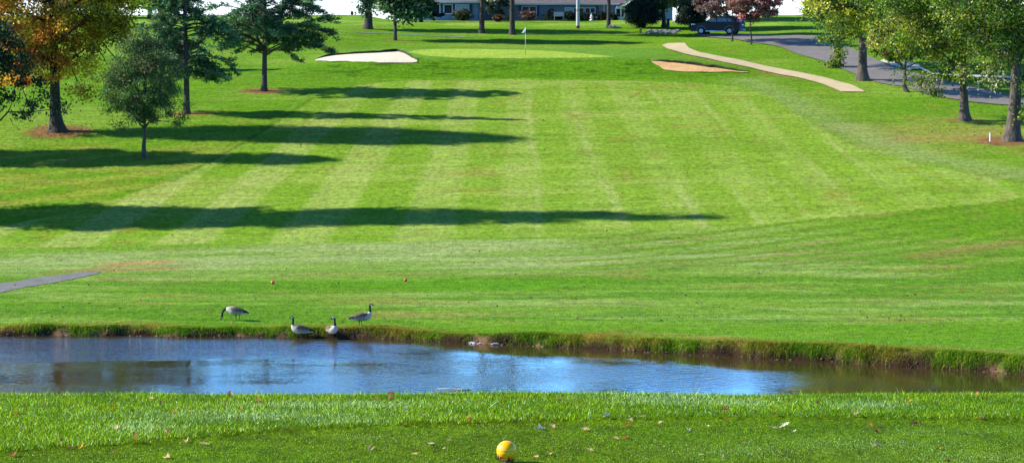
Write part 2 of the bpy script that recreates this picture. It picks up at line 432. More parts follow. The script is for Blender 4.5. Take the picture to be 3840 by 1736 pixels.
    # mound face under the green: thick dark rough
    mf = sm(Y, 196.5, 197.5) * (1 - sm(Y, 203.2, 205.5)) * sm(X, -19, -14) * (1 - sm(X, 15, 19))
    c = mixc(c, (92, 158, 14), mf * (0.55 + 0.4 * fine))
    c = mixc(c, (60, 112, 10), mf * sm(fbm(X / 1.2, Y / 0.8, 101), 0.55, 0.75) * 0.7)
    # fringe and green
    fr = np.exp(-((X / 13.5) ** 6 + ((Y - 213) / 9.5) ** 6))
    c = mixc(c, (112, 176, 58), fr * 0.85)
    g = inpoly(X, Y, GREEN)
    gl = 0.5 + 0.5 * np.sin((X * 0.35 + Y) * 3.4)
    gc = mixc(np.repeat(np.array([[172., 220., 78.]]), n, 0), (160, 212, 66), gl * 0.6)
    c = np.where(g[:, None], gc, c)
    # lawn before the house
    lw = sm(Y, 243, 246) * (1 - sm(Y, 300, 320))
    c = mixc(c, (122, 184, 40), lw * 0.8)
    c = mixc(c, (160, 208, 86), lw * sm(fbm(X / 4, (Y - X * 0.5) / 4, 103), 0.42, 0.6) * 0.75)
    c = mixc(c, (104, 168, 12), sm(Y, 240, 243) * (1 - sm(Y, 247, 251)) * 0.7)
    # needle and leaf litter rings under trees
    for (mx, my, rx, ry, st_) in MULCH:
        q = np.hypot((X - mx) / rx, (Y - my) / ry) + 0.35 * (vnoise(X * 1.6, Y * 1.6, 105) - 0.5)
        c = mixc(c, (150, 112, 76) if st_ > 0.9 else (150, 128, 74), (1 - sm(q, 0.75, 1.05)) * st_ * (0.7 + 0.3 * fine))
    # worn ground at the end of the left path
    for (a, b, w_, s_) in [((430, 990), (590, 984), 0.75, 0.95), ((370, 1016), (640, 1004), 0.8, 0.7), ((200, 1022), (420, 1002), 0.6, 0.5), ((400, 1048), (470, 1046), 0.5, 0.7), ((2300, 1240), (2700, 1262), 0.5, 0.5), ((3500, 1300), (3800, 1320), 0.8, 0.5), ((2920, 985), (2990, 980), 0.3, 0.6), ((3450, 960), (3840, 905), 0.9, 0.55), ((2860, 275), (2970, 290), 0.5, 0.8)]:
        dd = dline(X, Y, [a, b]) + 0.35 * (vnoise(X * 2, Y * 2, 107) - 0.5)
        c = mixc(c, (196, 160, 102) if s_ > 0.8 else (158, 138, 84), np.exp(-(np.maximum(dd, 0) / w_) ** 2) * s_)
    # bank: bare soil and dark roots near the waterline
    t = Y - shore(X)
    bk = (Y > 80) & (Y < 110)
    soil = np.where(bk, (1 - sm(t, 0.1, 0.55)), 0.0)
    c = mixc(c, (62, 50, 32), soil); c = mixc(c, (140, 118, 84), soil * sm(fbm(X / 1.3, Y * 2, 111), 0.55, 0.7))
    c = mixc(c, (150, 140, 56), np.where(bk, sm(t, 0.15, 0.4) * (1 - sm(t, 0.8, 1.7)), 0) * sm(fbm(X / 1.5, Y, 109), 0.4, 0.6) * 0.8)
    c = mixc(c, (60, 50, 28), ((Y > 66) & (Y < 95) & (t < -0.5)).astype(float))
    # foreground
    fg = (Y < 66).astype(float)
    c = mixc(c, (84, 128, 0), fg)
    c = mixc(c, (86, 118, 4), fg * sm(mid, 0.4, 0.7) * 0.7)
    return c

def build_ground():
    xs = np.concatenate([[-2500, -900, -400, -220, -140, -100, -80, -70], np.arange(-62, 62.01, 0.25), [70, 80, 100, 140, 220, 400, 900, 2500]])
    ys = np.concatenate([[-400, -150, -60, -30, -10, 0, 6, 10, 14, 16], np.arange(17, 26, 0.12), np.arange(26, 84, 1.0), np.arange(84, 104.5, 0.11), np.arange(104.5, 198, 0.42), np.arange(198, 226, 0.22), np.arange(226, 264, 0.36), np.arange(264, 300, 2), [310, 330, 360, 400, 470, 600, 800, 1200, 2000, 3500, 6000]])
    gx, gy = np.meshgrid(xs, ys)
    X = gx.ravel(); Y = gy.ravel(); Z = H(X, Y)
    c = lin(turf_color(X, Y)) * KALB
    nx, ny = len(xs), len(ys)
    i = np.arange(nx * ny).reshape(ny, nx)
    f = np.stack([i[:-1, :-1], i[:-1, 1:], i[1:, 1:], i[1:, :-1]], -1).reshape(-1, 4)
    mb = MB(); mb.add(np.stack([X, Y, Z], 1), f, c)
    return tag(mb.build('ground', M_turf), kind='structure')

def strip(name, e1, e2, m, off=0.05, nu=60, nv=8, world=None, rag=0.12):
    a = world[0] if world else np.array([P(*q)[:2] for q in e1]); b = world[1] if world else np.array([P(*q)[:2] for q in e2])
    def rs(p):
        s = np.concatenate([[0], np.cumsum(np.hypot(*np.diff(p, axis=0).T))]); s /= s[-1]
        u = np.linspace(0, 1, nu); return np.stack([np.interp(u, s, p[:, 0]), np.interp(u, s, p[:, 1])], 1)
    a = rs(a); b = rs(b)
    k = np.array([1, 4, 6, 4, 1.0]); k /= k.sum()
    for q in (a, b):
        for ax in (0, 1): q[2:-2, ax] = np.convolve(q[:, ax], k, 'valid')
    if rag:
        w_ = (vnoise(a[:, 0] * 1.7, a[:, 1] * 1.7, 301) - 0.5) * 2 * rag; a[:, 1] += w_; w_ = (vnoise(b[:, 0] * 1.7, b[:, 1] * 1.7, 303) - 0.5) * 2 * rag; b[:, 1] += w_
    v = np.linspace(0, 1, nv)[None, :, None]
    g = a[:, None, :] * (1 - v) + b[:, None, :] * v
    X = g[..., 0].ravel(); Y = g[..., 1].ravel(); Z = H(X, Y) + off
    i = np.arange(nu * nv).reshape(nu, nv)
    f = np.stack([i[:-1, :-1], i[1:, :-1], i[1:, 1:], i[:-1, 1:]], -1).reshape(-1, 4)
    mb = MB(); mb.add(np.stack([X, Y, Z], 1), f)
    return mb.build(name, m)

# ------------------------------------------------------------------ tree positions (needed for the litter rings)
BP = dict(orange=P(215, 492), juniper=P(545, 592), spruce=P(700, 427), cedar=P(990, 342), left=np.array([-36.6, 162.5, 0.0]))
for k_, rx_, ry_, s_, dx_ in (('orange', 2.3, 2.6, 0.95, 0.1), ('juniper', 1.1, 0.7, 0.5, 0.0), ('spruce', 1.7, 1.5, 0.85, 0.3), ('cedar', 1.8, 1.5, 0.95, -0.1)):
    b_ = BP[k_]; MULCH.append((b_[0] + dx_, b_[1], rx_, ry_, s_))
RB = {k: P(*v) for k, v in dict(lit_oak=(3618, 452), big_oak=(3795, 528), small=(3400, 345), mid_oak=(3235, 302), ivy=(3140, 252)).items()}
for k_, r_, s_ in (('lit_oak', 1.3, 0.7), ('big_oak', 2.3, 0.95), ('mid_oak', 0.8, 0.4), ('ivy', 1.2, 0.5)):
    b_ = RB[k_]; MULCH.append((b_[0], b_[1], r_ * 1.2, r_, s_))
_q = P(1480, 152); MULCH.append((_q[0], _q[1], 1.5, 1.0, 0.6))
_q = P(1380, 108); MULCH.append((_q[0], _q[1], 1.8, 1.4, 0.5))

ground = build_ground()
# pond
mb = MB(); xs = np.linspace(-62, 62, 2); mb.add([(-62, 64, WZ), (62, 64, WZ), (62, 108, WZ), (-62, 108, WZ)], [(0, 1, 2, 3)])
tag(mb.build('pond_water', M_water), kind='structure')

# roads and paths
tag(strip('road', [(2600, 133), (2743, 148), (2812, 161), (2915, 175), (2984, 203), (3070, 227), (3160, 262), (3295, 314), (3391, 328), (3492, 362), (3652, 386), (3769, 396), (3840, 400), (3980, 408)],
      [(2610, 127), (2788, 130), (2915, 135), (3052, 138), (3150, 165), (3210, 193), (3253, 213), (3317, 240), (3386, 266), (3482, 287), (3572, 309), (3705, 341), (3838, 372), (3980, 385)], M_asph, 0.06, 150, 10), kind='structure')
tag(strip('cart_path', [(2484, 172), (2503, 186), (2572, 206), (2675, 227), (2743, 242), (2846, 264), (2984, 292), (3087, 318), (3155, 347)],
      [(2503, 165), (2568, 164), (2585, 184), (2623, 199), (2709, 216), (2778, 228), (2881, 252), (2984, 271), (3087, 292), (3200, 323), (3245, 348)], M_path, 0.06, 120, 8), kind='structure')
tag(strip('sidewalk', [(3300, 233), (3345, 250), (3400, 267), (3448, 262), (3500, 285), (3580, 290), (3680, 297), (3765, 300), (3900, 306)],
      [(3315, 228), (3370, 238), (3445, 244), (3455, 258), (3500, 279), (3560, 281), (3640, 284), (3765, 291), (3900, 297)], M_conc, 0.10, 90, 5), kind='structure')
tag(strip('asphalt_path', [(-500, 1210), (0, 1099), (144, 1070), (300, 1040), (372, 1026)], [(-500, 1150), (0, 1065), (144, 1039), (337, 1021), (375, 1019)], M_asph2, 0.02, 90, 8, rag=0.35), kind='structure')
tag(strip('footpath', [(1330, 124), (1390, 127), (1471, 128), (1566, 135), (1702, 142), (1811, 145)], [(1330, 121.5), (1390, 124.5), (1471, 125.5), (1566, 132.5), (1702, 140), (1811, 143.5)], M_asph2, 0.03, 60, 3), kind='structure')

# sand bunkers: a sheet of sand with a turf lip standing over its back edge
def bunker(front, back, m, liph):
    s = strip('sand_bunker', front, back, m, 0.05, 90, 14, rag=0.22)
    tag(s, kind='structure')
    a = np.array([P(*q)[:2] for q in back])
    d = np.concatenate([[0], np.cumsum(np.hypot(*np.diff(a, axis=0).T))]); d /= d[-1]
    u = np.linspace(0, 1, 90); X = np.interp(u, d, a[:, 0]); Y = np.interp(u, d, a[:, 1])
    kk_ = np.ones(7) / 7; X[3:-3] = np.convolve(X, kk_, 'valid'); Y[3:-3] = np.convolve(Y, kk_, 'valid'); Y = Y + (vnoise(X * 1.7, Y * 1.7, 303) - 0.5) * 0.3
    h = liph * np.sin(np.clip(u, 0, 1) * math.pi) ** 0.35 * (0.75 + 0.5 * vnoise(u * 30, u * 0, 3))
    if liph > 0.25: h *= 1.0
    rows = []; cols = []
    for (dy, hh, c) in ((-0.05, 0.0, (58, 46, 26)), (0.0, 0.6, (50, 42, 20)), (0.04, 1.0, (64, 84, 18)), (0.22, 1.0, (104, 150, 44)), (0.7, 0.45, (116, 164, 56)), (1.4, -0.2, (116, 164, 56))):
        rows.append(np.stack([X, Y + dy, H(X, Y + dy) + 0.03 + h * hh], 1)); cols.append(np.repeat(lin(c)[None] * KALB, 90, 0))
    i = np.arange(6 * 90).reshape(6, 90)
    f = np.stack([i[:-1, :-1], i[:-1, 1:], i[1:, 1:], i[1:, :-1]], -1).reshape(-1, 4)
    mb = MB(); mb.add(np.concatenate(rows), f, np.concatenate(cols)); mb.build('turf_lip', M_soil, s)
bunker([(1182, 230), (1240, 233), (1330, 235), (1400, 236.5), (1480, 237), (1562, 236)], [(1184, 226), (1205, 219), (1240, 212), (1300, 207), (1380, 203), (1450, 199), (1490, 195.5), (1515, 202), (1540, 219), (1566, 231)], M_sand, 0.2)
bunker([(2440, 232), (2460, 246), (2490, 262), (2530, 269), (2600, 271.5), (2700, 272.5), (2806, 272.5)], [(2445, 231), (2500, 236), (2600, 247), (2700, 260), (2760, 268), (2806, 271)], M_sand2, 0.20)

# ------------------------------------------------------------------ vegetation
def leaf_quads(mb, ctr, size, col, rng, aspect=0.75, dirs=None, flat=0.0):
    n = len(ctr)
    a = rng.normal(size=(n, 3)) if dirs is None else dirs + 0.35 * rng.normal(size=(n, 3))
    if flat: a[:, 2] *= (1 - flat)
    a /= np.linalg.norm(a, axis=1)[:, None] + 1e-9
    b = rng.normal(size=(n, 3)); b -= a * (a * b).sum(1)[:, None]; b /= np.linalg.norm(b, axis=1)[:, None] + 1e-9
    s = np.asarray(size).reshape(-1, 1) * np.ones((n, 1)) * (0.7 + 0.6 * rng.random((n, 1)))
    v = np.stack([ctr - a * s * 0.5, ctr + b * s * 0.5 * aspect, ctr + a * s * 0.5, ctr - b * s * 0.5 * aspect], 1).reshape(-1, 3)
    mb.add(v, np.arange(4 * n).reshape(n, 4), np.repeat(col, 4, 0))
def bez(a, b, c, n):
    t = np.linspace(0, 1, n)[:, None]
    return a * (1 - t) ** 2 + 2 * b * t * (1 - t) + c * t * t
def pick(pal, n, rng):
    w = np.array([p[1] for p in pal], float); w /= w.sum()
    return np.array([p[0] for p in pal], float)[rng.choice(len(pal), n, p=w)]
def trunk_path(h, rng, wob=0.15, lean=(0, 0), n=10):
    z = np.linspace(0, h, n); x = np.cumsum(rng.normal(size=n)) * wob / n ** 0.5; y = np.cumsum(rng.normal(size=n)) * wob / n ** 0.5
    x -= x[0]; y -= y[0]
    return np.stack([x + lean[0] * z, y + lean[1] * z, z], 1)
def flare(r, n, f=1.0):
    rr = r * (1 - 0.62 * np.linspace(0, 1, n)); rr[0] *= 1 + 0.75 * f; 
    return rr
def add_trunk(mb, path, r, n=14, fl=0.8, top=0.35):
    zz = path[:, 2] / path[-1, 2]
    rr = r * (1 - (1 - top) * zz)
    # dense samples near the ground for a root flare
    t = np.concatenate([[0, 0.008, 0.02, 0.045], np.linspace(0.09, 1, 12)])
    p = np.stack([np.interp(t, zz, path[:, k]) for k in range(3)], 1)
    rr = np.interp(t, zz, rr) * (1 + fl * np.exp(-p[:, 2] / (r * 1.1)))
    p[0, 2] -= 0.25
    mb.tube(p, rr, n)
def crown_tree(name, loc, H_, R, cb, tr, nclump, nleaf, lsize, pal, seed, bark=None, lean=(0, 0), shape=1.0, cshift=(0, 0), limb_lo=None, aspect=0.7, clr=0.062, mat_=None, palfn=None, trunk_top=0.72, drop=0.0, limbk=1.0, nmain=12, twist=0.15, fork=None, RY=None, fl=0.8, core=0.45, extra=None, dark=None):
    rng = np.random.default_rng(seed); nclump = int(nclump * 2.1); nleaf = int(nleaf * 1.35); lsize *= 1.12
    root = empty(name, (loc[0], loc[1], loc[2] - 0.03))
    limb_lo = cb if limb_lo is None else limb_lo
    tp = trunk_path(H_ * trunk_top, rng, twist, lean)
    mt = MB(); add_trunk(mt, tp, tr, fl=fl, top=0.22)
    RY = RY or R
    zc = (cb + H_) / 2; hz = (H_ - cb) / 2
    # clump centres
    u = rng.normal(size=(nclump * 3, 3)); u /= np.linalg.norm(u, axis=1)[:, None]
    rad = core + (1 - core) * rng.random(nclump * 3) ** 0.6
    cx = u * rad[:, None]
    kk = 1.0 if shape == 1.0 else shape
    prof = 1 - (1 - kk) * np.clip(cx[:, 2], 0, 1)      # narrower towards the top
    cc = np.stack([cx[:, 0] * R * prof + cshift[0], cx[:, 1] * RY * prof + cshift[1], zc + cx[:, 2] * hz], 1)
    if drop: cc = cc[rng.random(len(cc)) > drop]
    cc = cc[:nclump]
    if extra is not None: cc = np.concatenate([cc, np.array(extra, float)])
    tipz = tp[-1, 2]
    main = rng.choice(len(cc), min(nmain, len(cc)), replace=False)
    nodes = []; 
    for m_ in main:
        c = cc[m_]; hd = math.hypot(c[0], c[1])
        za = np.clip(c[2] - hd * (0.35 + 0.4 * rng.random()), limb_lo, tipz * 0.97)
        a = np.array([np.interp(za, tp[:, 2], tp[:, 0]), np.interp(za, tp[:, 2], tp[:, 1]), za])
        ctrl = a + (c - a) * 0.5 + np.array([0, 0, 0.12 * hd * (rng.random() - 0.3)]) + rng.normal(size=3) * 0.05 * hd
        pth = bez(a, ctrl, c, 8); pth[1:-1] += rng.normal(size=(6, 3)) * 0.03 * hd
        r0 = tr * (0.26 + 0.2 * rng.random()) * limbk
        mt.tube(pth, np.linspace(r0, 0.018, 8) ** 1.0, 6); nodes.append(pth[2:])
    nodes = np.concatenate(nodes)
    for k in range(len(cc)):
        if k in main: continue
        c = cc[k]; d = np.linalg.norm(nodes - c, axis=1) + 0.4 * np.maximum(nodes[:, 2] - c[2], 0); a = nodes[np.argmin(d)]
        ctrl = (a + c) / 2 + rng.normal(size=3) * 0.12 * np.linalg.norm(c - a)
        mt.tube(bez(a, ctrl, c, 5), np.linspace(min(0.05, tr * 0.16), 0.01, 5), 4, cap=False)
    per = rng.multinomial(nleaf, np.ones(len(cc)) / len(cc))
    idx = np.repeat(np.arange(len(cc)), per)
    cr = (0.6 + 0.8 * rng.random(len(cc))) * clr * (R + hz)
    off = rng.normal(size=(nleaf, 3)) * np.array([1, 1, 0.62]) * cr[idx][:, None] * 0.6
    pos = cc[idx] + off
    # a few fine twigs inside each clump
    for k in range(len(cc)):
        for _ in range(3):
            e = cc[k] + rng.normal(size=3) * cr[k] * 0.8
            mt.tube(np.array([cc[k], (cc[k] + e) / 2 + rng.normal(size=3) * 0.05, e]), [0.014, 0.01, 0.006], 3, cap=False)
    cl = pick(pal, len(cc), rng)
    if palfn is not None: cl = palfn(cc, cl, rng)
    col = cl[idx] * (0.78 + 0.44 * rng.random(len(cc)))[idx][:, None] * (0.72 + 0.56 * rng.random((nleaf, 1)))
    alt = pick(pal, nleaf, rng); w = (rng.random((nleaf, 1)) < 0.25); col = np.where(w, alt if palfn is None else col * 1.15, col)
    ml = MB(); leaf_quads(ml, pos, lsize, np.minimum(lin(np.clip(col, 0, 255)) * KLEAF, 0.82), rng, aspect)
    mt.build('trunk', bark or M_bark, root); ml.build('crown', mat_ or M_leaf, root)
    return root
def conifer(name, loc, H_, R, cb, tr, nbr, nneed, nsize, pal, seed, bark=None, up=0.15, droop=0.25, prof=0.75, forkz=None, lean=(0, 0), gaps=0.0, minl=0.35, sq=0.6, jit=1.0):
    rng = np.random.default_rng(seed)
    root = empty(name, (loc[0], loc[1], loc[2] - 0.03)); mt = MB()
    tp = trunk_path(H_, rng, 0.12, lean); add_trunk(mt, tp, tr, fl=0.7, top=0.08)
    leaders = [tp]
    if forkz:
        for k in range(3):
            az = rng.random() * 6.28; h2 = H_ * (0.7 + 0.2 * rng.random())
            a = np.array([np.interp(forkz, tp[:, 2], tp[:, 0]), np.interp(forkz, tp[:, 2], tp[:, 1]), forkz + 0.3 * k])
            e = np.array([math.cos(az) * R * 0.35, math.sin(az) * R * 0.35, h2])
            pth = bez(a, np.array([e[0] * 1.1, e[1] * 1.1, a[2] + 1.2]), e, 10); leaders.append(pth)
            mt.tube(pth, np.linspace(tr * 0.6, 0.03, 10), 8)
    A = []; B = []; C = []
    for k in range(nbr):
        zr = (k + rng.random()) / nbr
        z = cb + (H_ - cb) * zr ** 1.1
        ld = leaders[rng.integers(len(leaders))] if z > (forkz or 1e9) else tp
        z = min(z, ld[-1, 2] * 0.99)
        a = np.array([np.interp(z, ld[:, 2], ld[:, 0]), np.interp(z, ld[:, 2], ld[:, 1]), z])
        az = rng.random() * 6.283
        L = R * max(minl * (1 - zr), (1 - zr) ** prof) * (0.6 + 0.45 * rng.random())
        if zr < 0.12: L *= 0.75 + 0.3 * rng.random()
        d = np.array([math.cos(az), math.sin(az) * sq, 0])
        e = a + d * L + np.array([0, 0, L * (up - droop * 0.5 + 0.15 * rng.normal())])
        pth = bez(a, a + d * L * 0.55 + np.array([0, 0, L * (up + 0.1)]), e, 7)
        mt.tube(pth, np.linspace(max(0.02, tr * 0.28 * (1 - zr * 0.7)), 0.008, 7), 5, cap=False)
        A.append(pth); B.append(L)
        nt_ = max(3, int(L * 3))
        for q in range(nt_):
            t = 0.25 + 0.75 * rng.random(); p0 = np.array([np.interp(t, np.linspace(0, 1, 7), pth[:, i]) for i in range(3)])
            side = np.cross(d, [0, 0, 1]) * (1 if rng.random() < 0.5 else -1)
            tw = (d * 0.7 + side * 0.8 + np.array([0, 0, 0.25 * rng.normal() - droop * 0.3])) ; tw /= np.linalg.norm(tw)
            l2 = L * 0.28 * (1.15 - t * 0.6) + 0.15
            C.append((p0, tw, l2)); mt.tube(np.array([p0, p0 + tw * l2]), [0.01, 0.005], 3, cap=False)
    w = np.array([c[2] for c in C]); idx = rng.choice(len(C), nneed, p=w / w.sum())
    p0 = np.array([c[0] for c in C])[idx]; tw = np.array([c[1] for c in C])[idx]; l2 = w[idx]
    t = rng.random((nneed, 1)) ** 0.8
    pos = p0 + tw * (l2[:, None] * t) + rng.normal(size=(nneed, 3)) * np.array([0.07, 0.07, 0.05]) * (1 + R * 0.12) * jit
    dirs = tw + 0.5 * rng.normal(size=(nneed, 3)) + np.array([0, 0, 0.25])
    cl = pick(pal, len(C), rng) * (0.75 + 0.5 * rng.random((len(C), 1)))
    col = cl[idx] * (0.7 + 0.6 * rng.random((nneed, 1)))
    ml = MB(); leaf_quads(ml, pos, nsize, np.minimum(lin(np.clip(col, 0, 255)) * KLEAF, 0.82), rng, 0.33, dirs)
    mt.build('trunk', bark or M_bark, root); ml.build('crown', M_needle, root)
    return root

GR = [((96, 122, 34), 3), ((136, 144, 44), 1.8), ((64, 92, 28), 3.2), ((150, 150, 56), 1.0), ((176, 166, 100), 0.3)]
YG = [((120, 134, 30), 3), ((158, 160, 44), 1.8), ((66, 98, 28), 3.2), ((190, 180, 70), 1.0), ((184, 176, 100), 0.3)]
DKG = [((48, 78, 50), 3), ((36, 62, 44), 3), ((70, 96, 56), 1.5)]
OAKO = [((224, 132, 50), 3), ((236, 166, 50), 2.6), ((176, 104, 56), 2), ((176, 148, 34), 1.6), ((236, 176, 70), 1.6)]
CON = [((70, 104, 60), 3), ((54, 86, 52), 3), ((98, 126, 76), 1.8), ((110, 112, 84), 0.6)]
RED = [((140, 84, 78), 3), ((160, 100, 86), 2), ((112, 76, 72), 3), ((150, 120, 100), 0.8)]

# --- left group
def pal_orange(cc, cl, rng):
    t = sm(cc[:, 0] + 0.9 * rng.normal(size=len(cc)) + 0.25 * (cc[:, 2] - 8), -2.0, 2.0)[:, None]
    olive = np.array([(150, 132, 28), (176, 148, 32), (118, 106, 34), (206, 172, 34)], float)[rng.integers(0, 4, len(cc))]
    return cl * (1 - t) + olive * t
tag(crown_tree('oak_tree', BP['orange'], 18.2, 6.3, 2.9, 0.37, 220, 66000, 0.17, OAKO, 3, palfn=pal_orange, lean=(0.0, 0.0), cshift=(-0.3, 0), RY=3.0, limb_lo=2.6, nmain=22, fl=1.1, clr=0.05,
     extra=[(2.1, -1, 2.4), (1.6, -0.6, 2.7), (3.6, -1, 3.6), (4.6, 0, 3.9), (-3, -1, 3.3), (-4.2, 0, 3.4), (-2.2, 0.4, 3.2)]),
    'broad oak with orange and olive autumn leaves over a ring of brown litter', 'tree')
tag(crown_tree('juniper_tree', BP['juniper'], 7.6, 2.6, 2.05, 0.15, 88, 30000, 0.125, [((76, 104, 46), 3), ((54, 82, 38), 3.6), ((108, 126, 58), 1.5), ((118, 98, 68), 0.5)], 5, limbk=1.5, bark=M_barkg, limb_lo=1.3, nmain=34, aspect=0.35, mat_=M_needle, trunk_top=0.42, shape=0.55, clr=0.085, cshift=(-0.05, 0), core=0.35, RY=1.9, drop=0.1, extra=[(2.3, 0, 2.5), (2.5, 0.2, 3.2), (-2.2, 0, 2.9), (2.0, -0.3, 2.1), (-1.5, 0.2, 2.0)]),
    'small grey-green evergreen with many upright limbs, nearest of the left trees', 'tree')
tag(conifer('spruce_tree', BP['spruce'], 14.6, 4.4, 2.5, 0.21, 120, 36000, 0.2, CON, 7, up=0.05, droop=0.35, sq=0.45), 'tall dark conifer with a bare straight trunk between the oak and the forked evergreen', 'tree')
tag(conifer('cedar_tree', BP['cedar'], 11.0, 5.2, 2.45, 0.21, 125, 60000, 0.2, [((64, 100, 60), 3), ((48, 80, 52), 3), ((92, 122, 74), 1.6)], 12, up=0.20, droop=0.2, sq=0.55, forkz=2.9, prof=0.5), 'spreading evergreen with a forked trunk just left of the white sand bunker', 'tree')
lb = BP['left']; lb[2] = float(H(lb[0], lb[1]))
tag(crown_tree('holly_tree', lb, 9.5, 7.6, 2.2, 0.3, 130, 34000, 0.16, DKG, 9, limb_lo=1.6, nmain=30, clr=0.05, RY=3.0, extra=[(7.4, 0, 3.2), (8.2, 0.5, 3.8), (7.8, -0.4, 4.6), (6.8, 0, 2.6), (9.0, 0.3, 3.0)]), 'dark low-branched tree cut off by the left edge of the picture', 'tree')
q = P(640, 262)
tag(conifer('fir_tree', q, 5.6, 2.4, 0.6, 0.13, 80, 14000, 0.24, CON, 15), 'low evergreen half hidden behind the left tree trunks', 'tree')
tag(conifer('pine_tree', at(565, 262), 11.5, 4.8, 0.8, 0.2, 120, 26000, 0.32, CON, 81, sq=0.5), 'dark pine on the skyline behind the tall conifer', 'tree')
tag(conifer('pine_tree', at(330, 264), 12.5, 5.2, 0.8, 0.2, 120, 26000, 0.32, CON, 82, sq=0.5), 'dark pine on the skyline behind the orange oak', 'tree')
# the tall tree beyond the left edge whose shadow crosses the fairway
tx, ty = -34.5, 143.8
tag(conifer('tulip_tree', (tx, ty, float(H(tx, ty))), 30.0, 6.2, 3.5, 0.5, 210, 84000, 0.36, DKG, 17, jit=2.6, up=0.3, droop=0.1, prof=0.5, sq=0.6), 'very tall tree beyond the left edge, casting the longest shadow over the fairway', 'tree')

# --- trees on the skyline
def tall_tree(px, py, H_, R, cb, tr, seed, pal, n, label, **k):
    k.setdefault('RY', 1.8)
    return tag(crown_tree('shade_tree', P(px, py), H_, R, cb, tr, 70, n, 0.24, pal, seed, **k), label, 'tree')
tall_tree(1380, 110, 15, 5.0, 1.5, 0.36, 21, [((120, 130, 84), 2), ((92, 112, 74), 2), ((150, 150, 110), 1)], 15000, 'thick trunked tree with pale grey-green leaves against the white sky at left', bark=M_bark, fl=0.5)
tall_tree(1482, 152, 12.8, 4.3, 1.75, 0.16, 23, [((64, 92, 50), 3), ((44, 72, 44), 2), ((90, 110, 60), 1)], 22000, 'slim trunked tree with low drooping green branches behind the white bunker', cshift=(0.9, 0), fl=0.4, limb_lo=1.8)
tall_tree(1806, 126, 19, 4.4, 9.0, 0.25, 27, DKG, 14000, 'tall bare straight trunk in front of the house, left of the pair', fl=0.7, trunk_top=0.8, RY=1.6)
tall_tree(1921, 131, 20, 4.4, 9.5, 0.25, 29, DKG, 14000, 'tall bare straight trunk in front of the house, right of the pair', fl=0.7, trunk_top=0.8, RY=1.5)
tall_tree(2282, 106, 13, 4.2, 3.0, 0.2, 31, GR, 13000, 'tree whose dark trunk splits in a V before the house door', limb_lo=1.35, nmain=14, fl=0.3)
def place(px, D): return at(px, D)
tag(conifer('yew_tree', place(1580, 258), 8.5, 2.6, 0.2, 0.16, 90, 16000, 0.3, DKG, 33, up=0.2), 'dark dense evergreen covering the left end of the house', 'tree')
tag(crown_tree('magnolia_tree', place(1868, 262), 6.5, 1.9, 0.5, 0.12, 50, 9000, 0.2, [((50, 70, 56), 3), ((36, 56, 46), 2), ((150, 150, 130), 0.9)], 35, limb_lo=0.4), 'dark glossy tree between the two bare trunks before the house', 'tree')
tag(crown_tree('maple_tree', P(2490, 104), 11, 5.2, 1.7, 0.2, 100, 22000, 0.22, DKG + [((120, 124, 50), 0.7)], 37, limb_lo=1.6, RY=2.0), 'dark maple spreading over the round hedge bush and rock bed', 'tree')
tag(crown_tree('linden_tree', place(2590, 262), 12, 5.4, 0.9, 0.22, 130, 40000, 0.24, DKG + [((90, 110, 40), 1)], 39, limb_lo=1.2), 'dark tree behind the car and the bushy yew', 'tree')
tag(crown_tree('purple_maple_tree', P(2746, 156), 6.2, 2.9, 1.9, 0.085, 70, 9000, 0.17, [((120, 84, 84), 3), ((98, 84, 80), 3), ((146, 120, 112), 1)], 41, limb_lo=1.3, cshift=(-0.7, 0), fl=0.4, trunk_top=0.6), 'slim plum-leaved tree standing in front of the parked car', 'tree')
tag(crown_tree('red_maple_tree', P(2817, 168), 5.2, 2.3, 2.0, 0.075, 60, 7500, 0.17, RED, 43, limb_lo=1.6, cshift=(0.25, 0), fl=0.5, trunk_top=0.6), 'small red-leaved tree on the road edge behind the car', 'tree')
tag(crown_tree('poplar_tree', place(3026, 268), 16, 5.4, 2.2, 0.34, 80, 14000, 0.26, DKG + [((120, 140, 60), 1)], 45, limb_lo=1.8), 'tree with a thick trunk alone on the right skyline', 'tree')

# --- right group
ivy = crown_tree('oak_tree', RB['ivy'], 13.5, 4.6, 2.3, 0.27, 120, 30000, 0.165, YG, 51, bark=M_barkg, limb_lo=1.9, cshift=(0.5, 0), extra=[(-0.2, -0.3, 0.35), (0.1, -0.35, 0.7), (-0.35, -0.2, 0.25), (-1.2, 0, 2.2), (0.1, -0.3, 1.2)])
tag(ivy, 'oak with leafy sprouts round its base beside the road, farthest of the right group', 'tree')
tag(crown_tree('oak_tree', RB['mid_oak'], 14.5, 4.8, 3.1, 0.36, 120, 30000, 0.165, YG, 53, bark=M_barkg, limb_lo=2.8, nmain=16, extra=[(-2.4, -0.5, 3.0), (-1.6, 0, 2.8), (1.6, 0, 2.9)]), 'stout grey trunked oak right of the end of the tan cart path', 'tree')
tag(crown_tree('dogwood_tree', RB['small'], 5.6, 3.0, 2.1, 0.15, 70, 11000, 0.15, YG + [((150, 100, 70), 1)], 55, bark=M_barkg, limb_lo=1.1, nmain=16, trunk_top=0.55), 'small short trunked tree with spreading limbs beside the road', 'tree')
tag(crown_tree('oak_tree', RB['lit_oak'], 15, 5.4, 2.9, 0.31, 150, 44000, 0.155, GR, 57, bark=M_barkg, lean=(-0.085, 0.0), cshift=(-1.2, 0), limb_lo=2.2, nmain=22, extra=[(-2.6, -1, 2.3), (-3.0, -0.5, 2.6), (-3.6, -0.5, 2.9), (-1.6, -1, 3.0), (1.3, -1, 3.0), (-2.2, -1.4, 1.9)]), 'leaning oak with a sunlit patch on its lower trunk', 'tree')
